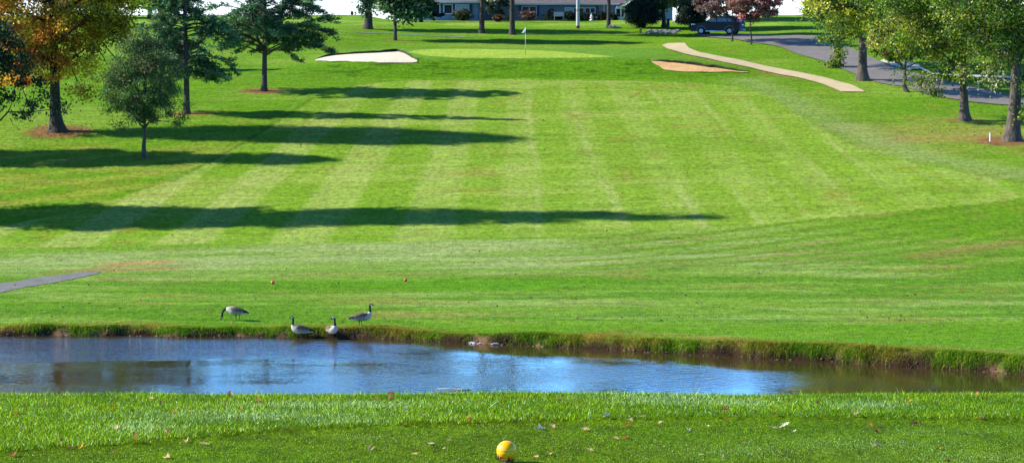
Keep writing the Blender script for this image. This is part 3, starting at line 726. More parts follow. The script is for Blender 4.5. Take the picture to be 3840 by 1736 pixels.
tag(crown_tree('oak_tree', RB['big_oak'], 17, 6.2, 4.0, 0.43, 160, 46000, 0.155, GR + [((170, 166, 120), 0.3)], 59, bark=M_barkg, limb_lo=2.9, nmain=24, fl=0.75, cshift=(0.6, 0), lean=(0.01, 0), extra=[(0.9, -1.2, 1.9), (1.1, -1.3, 2.6), (0.8, -1, 3.4), (-1.5, -1.5, 3.8), (1.2, -1.3, 1.5), (-3.2, -0.5, 4.2)]), 'largest oak at the right edge with a thick flared trunk', 'tree')

# --- shrubs
def shrub(name, loc, rx, rz, n, pal, seed, label, cat='shrub', ls=0.13, group=None, ry=None):
    rng = np.random.default_rng(seed); root = empty(name, loc); ry = ry or rx
    nc = 60; u = rng.normal(size=(nc, 3)); u /= np.linalg.norm(u, axis=1)[:, None]; rad = 0.35 + 0.6 * rng.random(nc) ** 0.5
    cc = u * rad[:, None] * np.array([rx, ry, rz]) * 0.9 + np.array([0, 0, rz * 0.98])
    mt = MB()
    for c in cc[::3]: mt.tube(bez(np.zeros(3) - [0, 0, 0.05], np.array([c[0] * 0.3, c[1] * 0.3, c[2] * 0.6]), c, 5), np.linspace(0.03, 0.008, 5), 4, cap=False)
    idx = rng.integers(0, nc, n); pos = cc[idx] + rng.normal(size=(n, 3)) * np.array([rx, ry, rz]) * 0.13
    pos[:, 2] = np.maximum(pos[:, 2], 0.02)
    cl = pick(pal, nc, rng); col = cl[idx] * (0.7 + 0.6 * rng.random((n, 1))) ; alt = pick(pal, n, rng)
    col = np.where(rng.random((n, 1)) < 0.3, alt, col)
    ml = MB(); leaf_quads(ml, pos, ls, lin(np.clip(col, 0, 255)) * KALB * 1.2, rng, 0.6)
    mt.build('stem', M_bark, root); ml.build('foliage', M_needle, root)
    return tag(root, label, cat, group)
VD = [((30, 52, 38), 3), ((24, 42, 34), 3), ((44, 64, 40), 1)]
shrub('round_bush', P(2412, 105), 1.75, 1.42, 26000, VD, 61, 'big dark rounded bush right of the house')
shrub('round_bush', P(2592, 112), 1.5, 1.3, 22000, VD + [((70, 88, 50), 0.6)], 62, 'dark bush left of the front of the parked car')
FL = [((150, 84, 94), 2.4), ((170, 128, 116), 2), ((80, 84, 56), 3)]
shrub('flowering_bush', place(1978, 265), 0.95, 0.52, 2500, FL, 63, 'pink flowering bush under the double window of the house', ls=0.12)
shrub('flowering_bush', place(1868, 259), 0.62, 0.36, 1500, [((150, 84, 70), 2), ((84, 78, 50), 3)], 64, 'low red flowering bush between the two bare trunks', ls=0.12)
shrub('foundation_bush', place(1738, 262.5), 1.15, 0.6, 3500, [((70, 84, 50), 3), ((150, 140, 90), 1.4), ((40, 60, 44), 2)], 65, 'cream flecked bush under the pale panel of the left wing', ls=0.12)
shrub('foundation_bush', place(2075, 267), 1.1, 0.55, 2500, VD, 66, 'dark low bush under the wreath on the wall', ls=0.13)
shrub('foundation_bush', place(2135, 266), 0.7, 0.5, 1800, VD, 67, 'dark low bush under the pale curtained window', ls=0.13)
shrub('foundation_bush', place(2190, 266.5), 0.8, 0.45, 2000, VD, 68, 'dark low bush behind the utility pole base', ls=0.13)
shrub('foundation_bush', place(2250, 267), 0.8, 0.5, 2000, VD, 69, 'dark low bush left of the V-shaped trunk', ls=0.13)
shrub('foundation_bush', place(2302, 266), 0.55, 0.38, 1500, VD, 70, 'dark low bush before the white house door', ls=0.13)
shrub('golden_bush', place(2432, 266), 0.8, 1.55, 3000, [((170, 150, 60), 3), ((120, 120, 50), 2), ((190, 180, 110), 1)], 71, 'yellow leaved bush showing above the big rounded bush', ls=0.16)
shrub('yellow_plant', place(1903, 262), 0.15, 0.33, 300, [((170, 160, 20), 1)], 72, 'tiny yellow plant just left of the right bare trunk', 'plant', ls=0.1)
shrub('garden_plant', P(2402, 126), 0.12, 0.28, 260, [((120, 160, 70), 1)], 73, 'small upright green plant at the left end of the rock bed', 'plant', ls=0.09)
shrub('hedge_bush', place(1322, 279), 0.16, 0.22, 200, VD, 74, 'tiny dark bush on the left skyline', ls=0.12)

# --- rocks
def rock_mesh(rng, s, flat=0.6):
    import bmesh
    bm = bmesh.new(); bmesh.ops.create_icosphere(bm, subdivisions=2, radius=1)
    v = np.array([p.co[:] for p in bm.verts]); f = np.array([[q.index for q in p.verts] for p in bm.faces]); bm.free()
    k = 1 + 0.28 * rng.normal(size=len(v)) * 0.5
    for _ in range(3):
        n = rng.normal(size=3); n /= np.linalg.norm(n); d = v @ n; v = v - np.outer(np.maximum(d - 0.6, 0), n)
    return v * k[:, None] * np.array([1, 0.8, flat]) * s, f
rngR = np.random.default_rng(5)
def rock(px, py, s, label, group=None, flat=0.6, D=None, cat='rock', name='garden_rock', mat_=None, z=None):
    p = P(px, py) if D is None else at(px, D)
    v, f = rock_mesh(rngR, s, flat); mb = MB(); mb.add(v, f)
    if z is not None: p[2] = z
    return tag(mb.build(name, mat_ or M_rock, None, smooth=False, loc=(p[0], p[1], p[2] + s * flat * 0.45)), label, cat, group)
for i, (x, y, s) in enumerate([(2285, 106, 0.32), (2297, 107, 0.38), (2310, 108, 0.26), (2322, 108, 0.2)]):
    rock(x, y, s, ['pale rock touching the V-shaped trunk', 'largest pale rock in the short row by the V-shaped trunk', 'pale rock third from the V-shaped trunk', 'smallest pale rock at the right end of the row by the V-shaped trunk'][i], 'pale rocks by the V-shaped trunk')
xs_ = [2418, 2427, 2436, 2447, 2456, 2467, 2480, 2492, 2505, 2518, 2530]
for i, x in enumerate(xs_):
    rock(x, 127 - (i % 2), 0.2 + 0.1 * ((i * 7) % 3) / 2, 'pale edging rock, number %d from the left along the front of the rock bed' % (i + 1), 'edging rocks of the bed under the maple')
for i, x in enumerate([2440, 2458, 2476, 2494, 2512, 2528, 2542]):
    rock(x, 119 + (i % 3), 0.3, 'grey bed rock, number %d from the left in the row behind the pale edging' % (i + 1), 'grey rocks of the bed under the maple', mat_=M_rock, flat=0.5)
rock(1772, 1280, 0.18, 'white rock at the water edge in the middle of the far bank', flat=0.45, name='shore_rock', mat_=M_pale, z=WZ - 0.03)
rock(1800, 1291, 0.12, 'small flat white stone lying in the water beside the white rock', flat=0.3, name='shore_rock', mat_=M_pale, z=WZ - 0.01)
rock(250, 1256, 0.06, 'small pale stone on the left shore', flat=0.6, name='shore_rock', z=WZ)
rock(1860, 1284, 0.2, 'flat brown stone on the shore right of the white rock', flat=0.3, name='shore_rock', z=WZ)

# ------------------------------------------------------------------ grass that can be seen as blades
def blades(X, Y, Z, hgt, wid, col, rng, lean=0.5, nseg=1, bias=(0, 0)):
    n = len(X); az = rng.random(n) * 6.283; r = hgt * lean * rng.random(n)
    tip = np.stack([X + np.cos(az) * r + bias[0] * hgt, Y + np.sin(az) * r + bias[1] * hgt, Z + hgt * np.sqrt(np.clip(1 - (lean * 0.5) ** 2, 0.1, 1))], 1)
    wz = rng.random(n) * 6.283; w = np.stack([np.cos(wz), np.sin(wz), np.zeros(n)], 1) * wid[:, None] * 0.5
    base = np.stack([X, Y, Z - 0.005], 1)
    v = np.stack([base - w, base + w, tip], 1).reshape(-1, 3)
    return v, np.arange(3 * n).reshape(n, 3), np.repeat(col, 3, 0)
rng = np.random.default_rng(11)
mb = MB()
n = 270000
Y = 18.6 + (24.6 - 18.6) * rng.random(n); X = (rng.random(n) * 2 - 1) * (Y * 0.192 + 1.3)
te = tee_edge_Y(X); rough_ = Y > te + 0.03
hg = np.where(rough_, 0.016 + 0.024 * rng.random(n) ** 1.6, 0.008 + 0.008 * rng.random(n))
pz = fbm(X * 1.1, Y * 1.6, 7); pal1 = fbm(X * 0.55 + 4, Y * 1.2, 8)
long_ = (rng.random(n) < 0.02 + 0.05 * sm(Y, 23, 23.8)) & rough_; hg = np.where(long_, hg * (1.5 + 1.3 * rng.random(n)), hg)
c = np.repeat(np.array([[112., 150., 0.]]), n, 0)
c = mixc(c, (166, 194, 20), rng.random(n) * 0.9)
c = mixc(c, (62, 104, 0), (rng.random(n) < 0.3) * 0.85)
c = mixc(c, (190, 170, 100), (rng.random(n) < 0.035) * 0.8); c = mixc(c, (70, 112, 12), sm(fbm(X * 2.2, Y * 3.5, 9), 0.5, 0.7) * 0.5)
pp = np.zeros(n)  # glint patches: the shine of the grass is put into the blade colour
for (ax, ay, rx, ry) in [(520, 1600, 0.28, 0.35), (900, 1560, 0.9, 0.30), (1250, 1575, 0.35, 0.25), (1290, 1520, 0.9, 0.22), (2500, 1500, 0.55, 0.35), (2750, 1510, 0.4, 0.3), (3250, 1520, 0.35, 0.25), (3250, 1665, 1.0, 0.35), (2750, 1690, 0.7, 0.35), (3650, 1710, 0.8, 0.35), (1400, 1640, 0.3, 0.15), (3500, 1620, 0.5, 0.2)]:
    q_ = P(ax, ay, 17, 26); pp = np.maximum(pp, np.exp(-(((X - q_[0]) / rx) ** 2 + ((Y - q_[1]) / ry) ** 2)))
pp = np.clip(pp * (0.6 + 0.8 * pz), 0, 1)
c = mixc(c, (200, 220, 170), (rng.random(n) < np.where(rough_, 0.05, 0.03) + np.where(rough_, 0.45, 0.22) * pp) * 0.85)
c = mixc(c, (160, 184, 110), pp * 0.5); c = c * (0.62 + 0.62 * rng.random((n, 1)) ** 1.5)
c = mixc(c, (64, 108, 10), sm(-(Y - te), -0.02, 0.4) * 0.15)
v, f, cc = blades(X, Y, H(X, Y), hg, 0.0045 + 0.003 * rng.random(n), lin(c) * KALB * 2.6, rng, 1.1)
mb.add(v, f, cc)
tag(mb.build('near_grass', M_blade, smooth=False), 'bright green grass of the near tee and the rough before the pond', 'grass', kind='stuff')
# the flat beyond the pond: sparse upright blades give its sparkle
mb = MB(); n = 230000
Y = 91 + 45 * rng.random(n) ** 1.1; X = (rng.random(n) * 2 - 1) * (Y * 0.196 + 1)
k = (Y - shore(X)) > 0.5; X = X[k]; Y = Y[k]; n = len(X)
tc_ = turf_color(X, Y)
c = tc_ * (0.75 + 0.6 * rng.random((n, 1))); c = mixc(c, (190, 205, 150), (rng.random(n) < 0.12) * 0.8)
v, f, cc = blades(X, Y, H(X, Y), 0.03 + 0.03 * rng.random(n), 0.014 + 0.012 * rng.random(n), lin(np.clip(c, 0, 255)) * KALB * 1.5, rng, 0.9)
mb.add(v, f, cc)
tag(mb.build('far_grass', M_blade, smooth=False), 'mown grass flat between the pond and the fairway', 'grass', kind='stuff')
# overhanging bank grass: mop-like tufts side by side along the edge
mb = MB(); rb = np.random.default_rng(77)
def bankblades(cx, cy, cz, ang, L, W, c, droop):
    n = len(cx); d = np.stack([np.cos(ang), np.sin(ang)], 1)
    a = np.stack([cx, cy, cz - 0.01], 1)
    m1 = a + np.concatenate([d * (L * 0.34)[:, None], (L * 0.22)[:, None]], 1)
    m2 = m1 + np.concatenate([d * (L * 0.36)[:, None], (-L * 0.10 * droop)[:, None]], 1)
    e = m2 + np.concatenate([d * (L * 0.18)[:, None], (-L * 0.62 * droop)[:, None]], 1)
    w = np.stack([-d[:, 1], d[:, 0] * 0.5, 0 * L], 1); w[:, 0] = np.where(np.abs(w[:, 0]) < 0.4, 0.6, w[:, 0]); w = w * W[:, None]
    v = np.stack([a - w, a + w, m1 + w, m1 - w, m2 + w * .8, m2 - w * .8, e], 1).reshape(-1, 3); b7 = np.arange(n)[:, None] * 7
    cc = np.repeat(lin(np.clip(c * np.array([1.1, 1.0, 0.8]), 0, 255)) * KALB * 1.6, 7, 0)
    mb.add(v, b7 + np.array([[0, 1, 2, 3]]), cc); k = mb.n - len(v)
    mb.f.append(b7 + k + np.array([[3, 2, 4, 5]])); mb.f.append(b7 + k + np.array([[5, 4, 6]]))
x = -25.5
while x < 24:
    big = 0.5 + 0.5 * float(sm(x, -5, 8)); gap = vnoise(x * 0.55, 1.0, 201); nb_ = int(70 + 190 * rb.random())
    if gap < 0.40: x += 0.22; nb_ = 22
    s0 = float(shore(x)); brown = float(sm(vnoise(x * 0.45, 4.0, 203), 0.5, 0.68)); R0 = (0.10 + 0.16 * rb.random())
    cx = x + rb.normal(size=nb_) * R0; t = 0.30 + 0.22 * rb.random() + rb.normal(size=nb_) * 0.10; cy = s0 + np.clip(t - 0.05, 0.06, 1); cz = H(cx, cy)
    ang = -math.pi / 2 + rb.normal(size=nb_) * 1.1; L = (0.11 + 0.26 * rb.random()) * (0.6 + 0.5 * rb.random(nb_)) * (0.62 + 0.5 * big)
    c = np.repeat(np.array([[112., 170., 18.]]), nb_, 0) * (0.85 + 0.3 * rb.random()); c = mixc(c, (78, 128, 14), rb.random(nb_)); c = mixc(c, (140, 116, 60), (0.12 + 0.88 * brown) * rb.random(nb_)); c = mixc(c, (206, 196, 130), (rb.random(nb_) < 0.07) * 0.8)
    bankblades(cx, cy, cz, ang, L, 0.006 + 0.007 * rb.random(nb_), c, 0.9 + 1.3 * rb.random(nb_)); x += 0.13 + 0.25 * rb.random()
# shorter tousled fringe behind the edge
n = 16000; x_ = -26 + 50 * rb.random(n); t = 0.35 + 0.9 * rb.random(n) ** 1.5; y_ = shore(x_) + t; L = 0.07 + 0.12 * rb.random(n)
c = mixc(np.repeat(np.array([[124., 176., 30.]]), n, 0), (160, 134, 72), sm(fbm(x_ / 2.5, y_ * 0.5, 109), 0.42, 0.58) * (0.5 + 0.5 * rb.random(n)))
bankblades(x_, y_, H(x_, y_), rb.random(n) * 6.28, L, 0.006 + 0.005 * rb.random(n), c, 0.4 * rb.random(n))
tag(mb.build('bank_grass', M_blade, smooth=False), 'tufted green and brown grass hanging over the far pond bank', 'grass', kind='stuff')
# pebbles and roots on the waterline
mb = MB(); rp = np.random.default_rng(31)
for _ in range(420):
    x = -23 + 45 * rp.random(); sv, sf = rock_mesh(rp, 0.02 + 0.05 * rp.random() ** 2, 0.6)
    y = float(shore(x)) + 0.02 + 0.12 * rp.normal()
    cc = lin(np.array([(150, 130, 100), (100, 86, 66), (120, 104, 80), (80, 66, 50)][rp.integers(4)])) * KALB
    mb.add(sv + np.array([x, y, max(float(H(x, y)), WZ) + 0.01]), sf, cc)
tag(mb.build('shore_pebbles', M_attr_n, smooth=False), 'pebbles and clods scattered along the waterline', 'pebbles', kind='stuff')
# litter of leaves far off on the turf
mb = MB(); n = 1500
ctr = []
for _ in range(n):
    r_ = rng.random()
    if r_ < 0.3:
        b_ = RB['big_oak'] if rng.random() < 0.6 else RB['lit_oak']; x = b_[0] - 1 + rng.normal() * 4.5; y = b_[1] + rng.normal() * 3.5
    elif r_ < 0.55: b_ = BP['orange']; x = b_[0] + rng.normal() * 2; y = b_[1] + rng.normal() * 3
    else: y = 103 + 90 * rng.random() ** 2; x = (rng.random() * 2 - 1) * 0.19 * y
    ctr.append((x, y, float(H(x, y)) + 0.035))
lc = pick([((170, 90, 50), 2), ((200, 170, 130), 2), ((110, 80, 50), 2), ((210, 190, 160), 0.6)], n, rng)
leaf_quads(mb, np.array(ctr), 0.10, lin(lc) * KALB, rng, 0.7, flat=0.7)
tag(mb.build('leaf_litter', M_leaf, smooth=False), 'scattered far-off fallen leaves over the turf beyond the pond', 'leaves', kind='stuff')

# ------------------------------------------------------------------ fallen leaves on the near grass, each its own thing
def oak_leaf_mesh(rng, curl):
    t = np.linspace(0, 1, 15)
    w = np.array([0.02, 0.06, 0.20, 0.10, 0.30, 0.15, 0.38, 0.20, 0.40, 0.22, 0.34, 0.18, 0.22, 0.10, 0.0])
    x = t - 0.5
    top = np.stack([x, w * 0.85, np.zeros(15)], 1); bot = np.stack([x, -w * 0.85, np.zeros(15)], 1); mid = np.stack([x, 0 * x, np.zeros(15)], 1)
    v = np.concatenate([top, mid, bot])
    v[:, 2] = curl * (np.abs(v[:, 1]) ** 1.4 * 1.6) + curl * 0.5 * (v[:, 0] ** 2) * (1 if rng.random() < 0.5 else -0.8) + 0.03 * rng.normal(size=45)
    i = np.arange(14)
    f = np.concatenate([np.stack([i, i + 1, i + 16, i + 15], 1), np.stack([i + 15, i + 16, i + 31, i + 30], 1)])
    return v, f
LC = {'tan': (214, 180, 128), 'orange': (190, 118, 60), 'brown': (138, 98, 58), 'pale': (226, 214, 190), 'grey': (190, 176, 168), 'yellow': (220, 176, 60)}
leafdat = []
def L5(x, y, c, s=1, u=0): leafdat.append((x / 2.147, 1450 + y / 2.147, c, s, u))
def L6(x, y, c, s=1, u=0): leafdat.append((1200 + x / 1.84, 1450 + y / 1.84, c, s, u))
def L7(x, y, c, s=1, u=0): leafdat.append((2600 + x / 2.077, 1450 + y / 2.077, c, s, u))
for a in [(135, 230, 'orange', .8), (345, 165, 'brown', .7, 1), (925, 190, 'orange', .9, 1), (180, 345, 'tan'), (940, 340, 'tan', 1.1), (1290, 150, 'brown', .6, 1), (1405, 210, 'orange', .6), (1225, 345, 'tan', .6), (1350, 390, 'orange', .8, 1), (1100, 430, 'brown', .9, 1), (1500, 435, 'tan'), (1645, 460, 'tan'), (490, 435, 'brown', .8), (570, 495, 'brown', .8), (650, 490, 'yellow', .8, 1), (1345, 565, 'tan', 1.1), (930, 530, 'brown', .9), (115, 550, 'brown', 1.2), (1855, 80, 'brown', .8, 1), (2075, 140, 'orange', 1.1, 1), (1930, 190, 'orange', .7), (2225, 275, 'pale', .8), (2400, 520, 'tan', .5), (1210, 105, 'tan', .8), (200, 175, 'brown', .6)]: L5(*a)
for a in [(245, 30, 'pale', .8, 1), (490, 66, 'orange', 0.9, 1), (485, 105, 'orange', .8, 1), (390, 95, 'brown', .7), (590, 180, 'tan', .8, 1), (700, 205, 'tan', 1.2), (570, 262, 'brown', 1.1), (1025, 235, 'orange', .9, 1), (1655, 110, 'brown', .7, 1), (1522, 288, 'grey', 1.3), (1600, 277, 'tan', 1.1), (1830, 293, 'tan'), (1980, 205, 'grey', .9), (2140, 230, 'tan', .9), (2115, 265, 'orange', .9), (2230, 215, 'tan', .7), (2350, 245, 'tan', .6), (2040, 355, 'tan', .8), (2110, 348, 'orange', .9), (1860, 437, 'tan', .8), (1585, 465, 'tan', .8), (1490, 485, 'tan', .8), (355, 425, 'tan', 1), (650, 465, 'tan', .8), (765, 392, 'pale', .8), (895, 368, 'tan', .7), (855, 425, 'tan', .4), (1465, 212, 'brown', .6), (2540, 297, 'pale', .7)]: L6(*a)
for a in [(755, 58, 'brown', .8), (965, 135, 'brown', .7, 1), (1690, 130, 'orange', .7, 1), (2210, 75, 'orange', .8, 1), (255, 198, 'orange', .8, 1), (640, 218, 'orange', .8), (1270, 218, 'tan', .8), (2240, 248, 'brown', .7), (255, 262, 'brown', .8), (1725, 287, 'brown', .9), (710, 302, 'pale', 1.2), (635, 318, 'pale', .5), (790, 345, 'pale', .5), (1380, 300, 'orange', .8), (1455, 318, 'brown', .8), (1430, 345, 'brown', .8), (1425, 455, 'tan', 1), (1625, 425, 'tan', .6), (1920, 477, 'yellow', .6), (60, 528, 'tan', .6), (235, 545, 'tan', .6), (395, 432, 'tan', .5), (1990, 582, 'brown', .9), (115, 307, 'pale', .5)]: L7(*a)
bycls = {}
for i, (x, y, c, s, u) in enumerate(leafdat):
    p = P(x, y + 6, 17, 26); zone = 'long grass by the pond' if p[1] > float(tee_edge_Y(p[0])) else 'short tee grass'
    bycls.setdefault((c, u, zone), []).append((x, i, p, s))
ORD = ['first', 'second', 'third', 'fourth', 'fifth', 'sixth', 'seventh', 'eighth', 'ninth', 'tenth', 'eleventh', 'twelfth', 'thirteenth', 'fourteenth', 'fifteenth', 'sixteenth', 'seventeenth', 'eighteenth', 'nineteenth', 'twentieth', 'twenty-first', 'twenty-second', 'twenty-third', 'twenty-fourth', 'twenty-fifth', 'twenty-sixth', 'twenty-seventh', 'twenty-eighth']
for (c, u, zone), lst in bycls.items():
    lst.sort()
    for k, (x, i, p, s) in enumerate(lst):
        r_ = np.random.default_rng(100 + i); v, f = oak_leaf_mesh(r_, 0.5 + 0.5 * r_.random())
        mb = MB(); base = lin(LC[c]) * KALB * 1.9; mb.add(v * 0.082 * s, f, base[None] * (0.8 + 0.35 * r_.random((45, 1))))
        o = mb.build('fallen_leaf', M_leaf, None)
        hh = 0.026 if 'long' in zone else 0.014
        o.location = (p[0], p[1], p[2] + hh + (0.018 * s if u else 0.0))
        o.rotation_euler = ((0.8 + 0.4 * r_.random()) if u else 0.35 * r_.normal(), (0.6 * r_.normal() if u else 0.25 * r_.normal()), r_.random() * 6.28)
        word = {'tan': 'tan', 'orange': 'orange', 'brown': 'dark brown', 'pale': 'pale cream', 'grey': 'curled grey-white', 'yellow': 'golden yellow'}[c]
        post = 'upright' if u else 'flat'; word = word.replace('curled grey-white', 'curled grey').replace('golden yellow', 'yellow')
        if len(lst) == 1: lab = 'only %s %s leaf in the %s' % (post, word, zone)
        else: lab = '%s from left of the %s %s leaves in the %s' % (ORD[k], post, word, zone)
        tag(o, lab, 'leaf', 'fallen leaves on the near grass')

# ------------------------------------------------------------------ tee markers
def marker(name, p, r, m, label, cat='tee marker', group=None, lift=0.02):
    root = empty(name, p)
    a = np.linspace(-math.pi / 2, math.pi / 2, 41); rr = r * np.cos(a); zz = r * np.sin(a)
    g = np.abs(zz) < r * 0.035; rr = np.where(g, rr * 0.965, rr); rr = np.maximum(rr, r * 0.004)
    mb = MB(); mb.tube(np.stack([0 * a, 0 * a, zz + r + lift], 1), rr, 48)
    mb.build('ball', m, root)
    s = MB(); s.tube([(0, 0, -0.08), (0, 0, lift * 0.6), (0, 0, lift + r * 0.12)], [r * 0.08, r * 0.22, r * 0.34], 12); s.build('spike', M_trim, root)
    return tag(root, label, cat, group)
yb = P(1900, 1733, 16, 26)
marker('tee_marker', yb, 0.0765, M_yel, 'yellow ball tee marker with a seam standing on the near grass', lift=0.012)
# fallen bits around the ball
def small_leaf(p, s, c, label, rz, tilt=0.3):
    r_ = np.random.default_rng(int(rz * 100)); v, f = oak_leaf_mesh(r_, 1.0); mb = MB(); mb.add(v * s, f, lin(c) * KALB)
    o = mb.build('fallen_leaf', M_leaf, None, loc=p); o.rotation_euler = (tilt, 0.1, rz); return tag(o, label, 'leaf', 'fallen leaves on the near grass')
small_leaf((yb[0] - 0.035, yb[1] - 0.06, yb[2] + 0.022), 0.12, (190, 140, 90), 'crumpled tan leaf tucked under the left of the yellow ball', 0.3)
small_leaf((yb[0] + 0.03, yb[1] - 0.07, yb[2] + 0.022), 0.09, (150, 104, 60), 'crumpled brown leaf tucked under the right of the yellow ball', 2.1)
marker('tee_marker', P(1023, 1068, 90, 130), 0.085, M_org, 'orange-red ball tee marker, left one of the pair beyond the pond', group='ball markers beyond the pond')
marker('tee_marker', P(1521, 1058, 90, 130), 0.078, M_org, 'orange-red ball tee marker, right one of the pair beyond the pond', group='ball markers beyond the pond')

# out-of-bounds stake
p = P(3712, 531); root = MB(); 
root.tube([(0, 0, -0.1), (0, 0, 0.05), (0, 0, 0.5), (0, 0, 0.53)], [0.035, 0.035, 0.035, 0.022], 4)
tag(root.build('boundary_stake', M_white, None, smooth=False, loc=p), 'short white stake left of the largest oak trunk', 'stake')

# flagstick
p = P(1970, 207)
root = empty('flagstick', p)
mb = MB(); mb.tube([(0, 0, -0.1), (0, 0, 0.5)], [0.016, 0.015], 8, lin((90, 96, 60))); mb.tube([(0, 0, 0.5), (0, 0, 2.17)], [0.016, 0.014], 8, lin((225, 225, 222))); mb.build('pole', M_attr, root)
mb = MB(); nx = 12
g = [];
for i in range(nx + 1):
    t = i / nx
    for j in (0, 1): g.append((-0.30 * t, 0.03 * math.sin(t * 6), 2.14 - 0.45 * t - (0 if j == 0 else 0.36 * (1 - t) + 0.06 * t * (1 - t))))
i = np.arange(nx) * 2
mb.add(g, np.stack([i, i + 1, i + 3, i + 2], 1)); mb.build('flag', M_cloth, root)
tag(root, 'thin pole with a small white triangular flag on the putting green', 'flagstick')

# floating branch in the near water
p = on_plane(1700, 1462, WZ)
mb = MB(); mb.tube([(-0.55, 0.1, 0.03), (-0.2, 0.03, 0.045), (0.2, -0.03, 0.03), (0.6, -0.08, 0.01)], [0.008, 0.018, 0.025, 0.02], 7, lin((170, 160, 150))); mb.tube([(-0.1, 0.02, 0.03), (0.1, 0.3, 0.06), (0.25, 0.5, 0.05)], [0.012, 0.009, 0.005], 5, lin((120, 100, 90)))
tag(mb.build('floating_branch', M_attr_n, None, loc=(p[0], p[1], WZ)), 'thin pale branch floating close to the near edge of the pond', 'branch')

# utility pole
p = P(2167, 108)
root = empty('utility_pole', p)
mb = MB(); mb.tube([(0, 0, -0.3), (0, 0, 0.25)], [0.17, 0.165], 16, lin((110, 84, 60)) * .6); mb.tube([(0, 0, 0.25), (0, 0, 3), (0, 0, 10)], [0.165, 0.155, 0.12], 16, (0.40, 0.38, 0.35)); mb.build('pole', M_attr_n, root)
mb = MB(); mb.tube([(0, 0, 1.62), (0, 0, 1.68)], [0.175, 0.175], 16, (0.03, 0.03, 0.03)); mb.build('band', M_attr, root)
mb = MB(); mb.box(-1.1, 1.1, -0.2, -0.13, 9.2, 9.32, (0.2, 0.17, 0.14)); mb.build('crossarm', M_attr_n, root)
tag(root, 'pale sunlit wooden utility pole with a dark band in front of the house', 'pole')

# ------------------------------------------------------------------ geese
def cat(P_, n):
    P_ = np.array(P_, float); Q = np.concatenate([[2 * P_[0] - P_[1]], P_, [2 * P_[-1] - P_[-2]]]); out = []
    m = len(P_) - 1
    for s in np.linspace(0, m, n):
        i = min(int(s), m - 1); t = s - i; a, b, c, d = Q[i:i + 4]
        out.append(0.5 * ((2 * b) + (-a + c) * t + (2 * a - 5 * b + 4 * c - d) * t * t + (-a + 3 * b - 3 * c + d) * t ** 3))
    return np.array(out)
BODY = [(.47, 0, .285, .012, .030), (.40, 0, .30, .022, .055), (.31, 0, .315, .055, .08), (.20, 0, .33, .105, .12), (.06, 0, .345, .150, .145), (-.10, 0, .365, .165, .155), (-.21, 0, .40, .14, .135)]
NECKS = {
 'up': [(-.275, 0, .47, .085, .085), (-.29, 0, .545, .052, .052), (-.285, 0, .62, .037, .036), (-.28, 0, .69, .034, .033), (-.285, 0, .745, .038, .038), (-.315, 0, .785, .042, .042), (-.36, 0, .785, .036, .036), (-.395, 0, .772, .022, .018), (-.43, 0, .762, .013, .009), (-.45, 0, .756, .006, .004)],
 'turn': [(-.275, 0, .47, .085, .085), (-.29, 0, .545, .052, .052), (-.285, 0, .62, .037, .036), (-.28, 0, .69, .034, .033), (-.275, .005, .745, .038, .038), (-.27, .04, .785, .042, .042), (-.268, .085, .785, .036, .036), (-.267, .12, .772, .022, .018), (-.267, .155, .762, .013, .009), (-.267, .175, .756, .006, .004)],
 'graze': [(-.30, 0, .41, .10, .10), (-.37, 0, .425, .062, .062), (-.43, 0, .41, .044, .044), (-.49, 0, .35, .036, .036), (-.52, 0, .27, .034, .034), (-.535, 0, .19, .038, .038), (-.55, 0, .13, .042, .042), (-.565, 0, .085, .036, .034), (-.578, 0, .05, .022, .018), (-.59, 0, .02, .012, .009), (-.595, 0, .005, .005, .004)]}
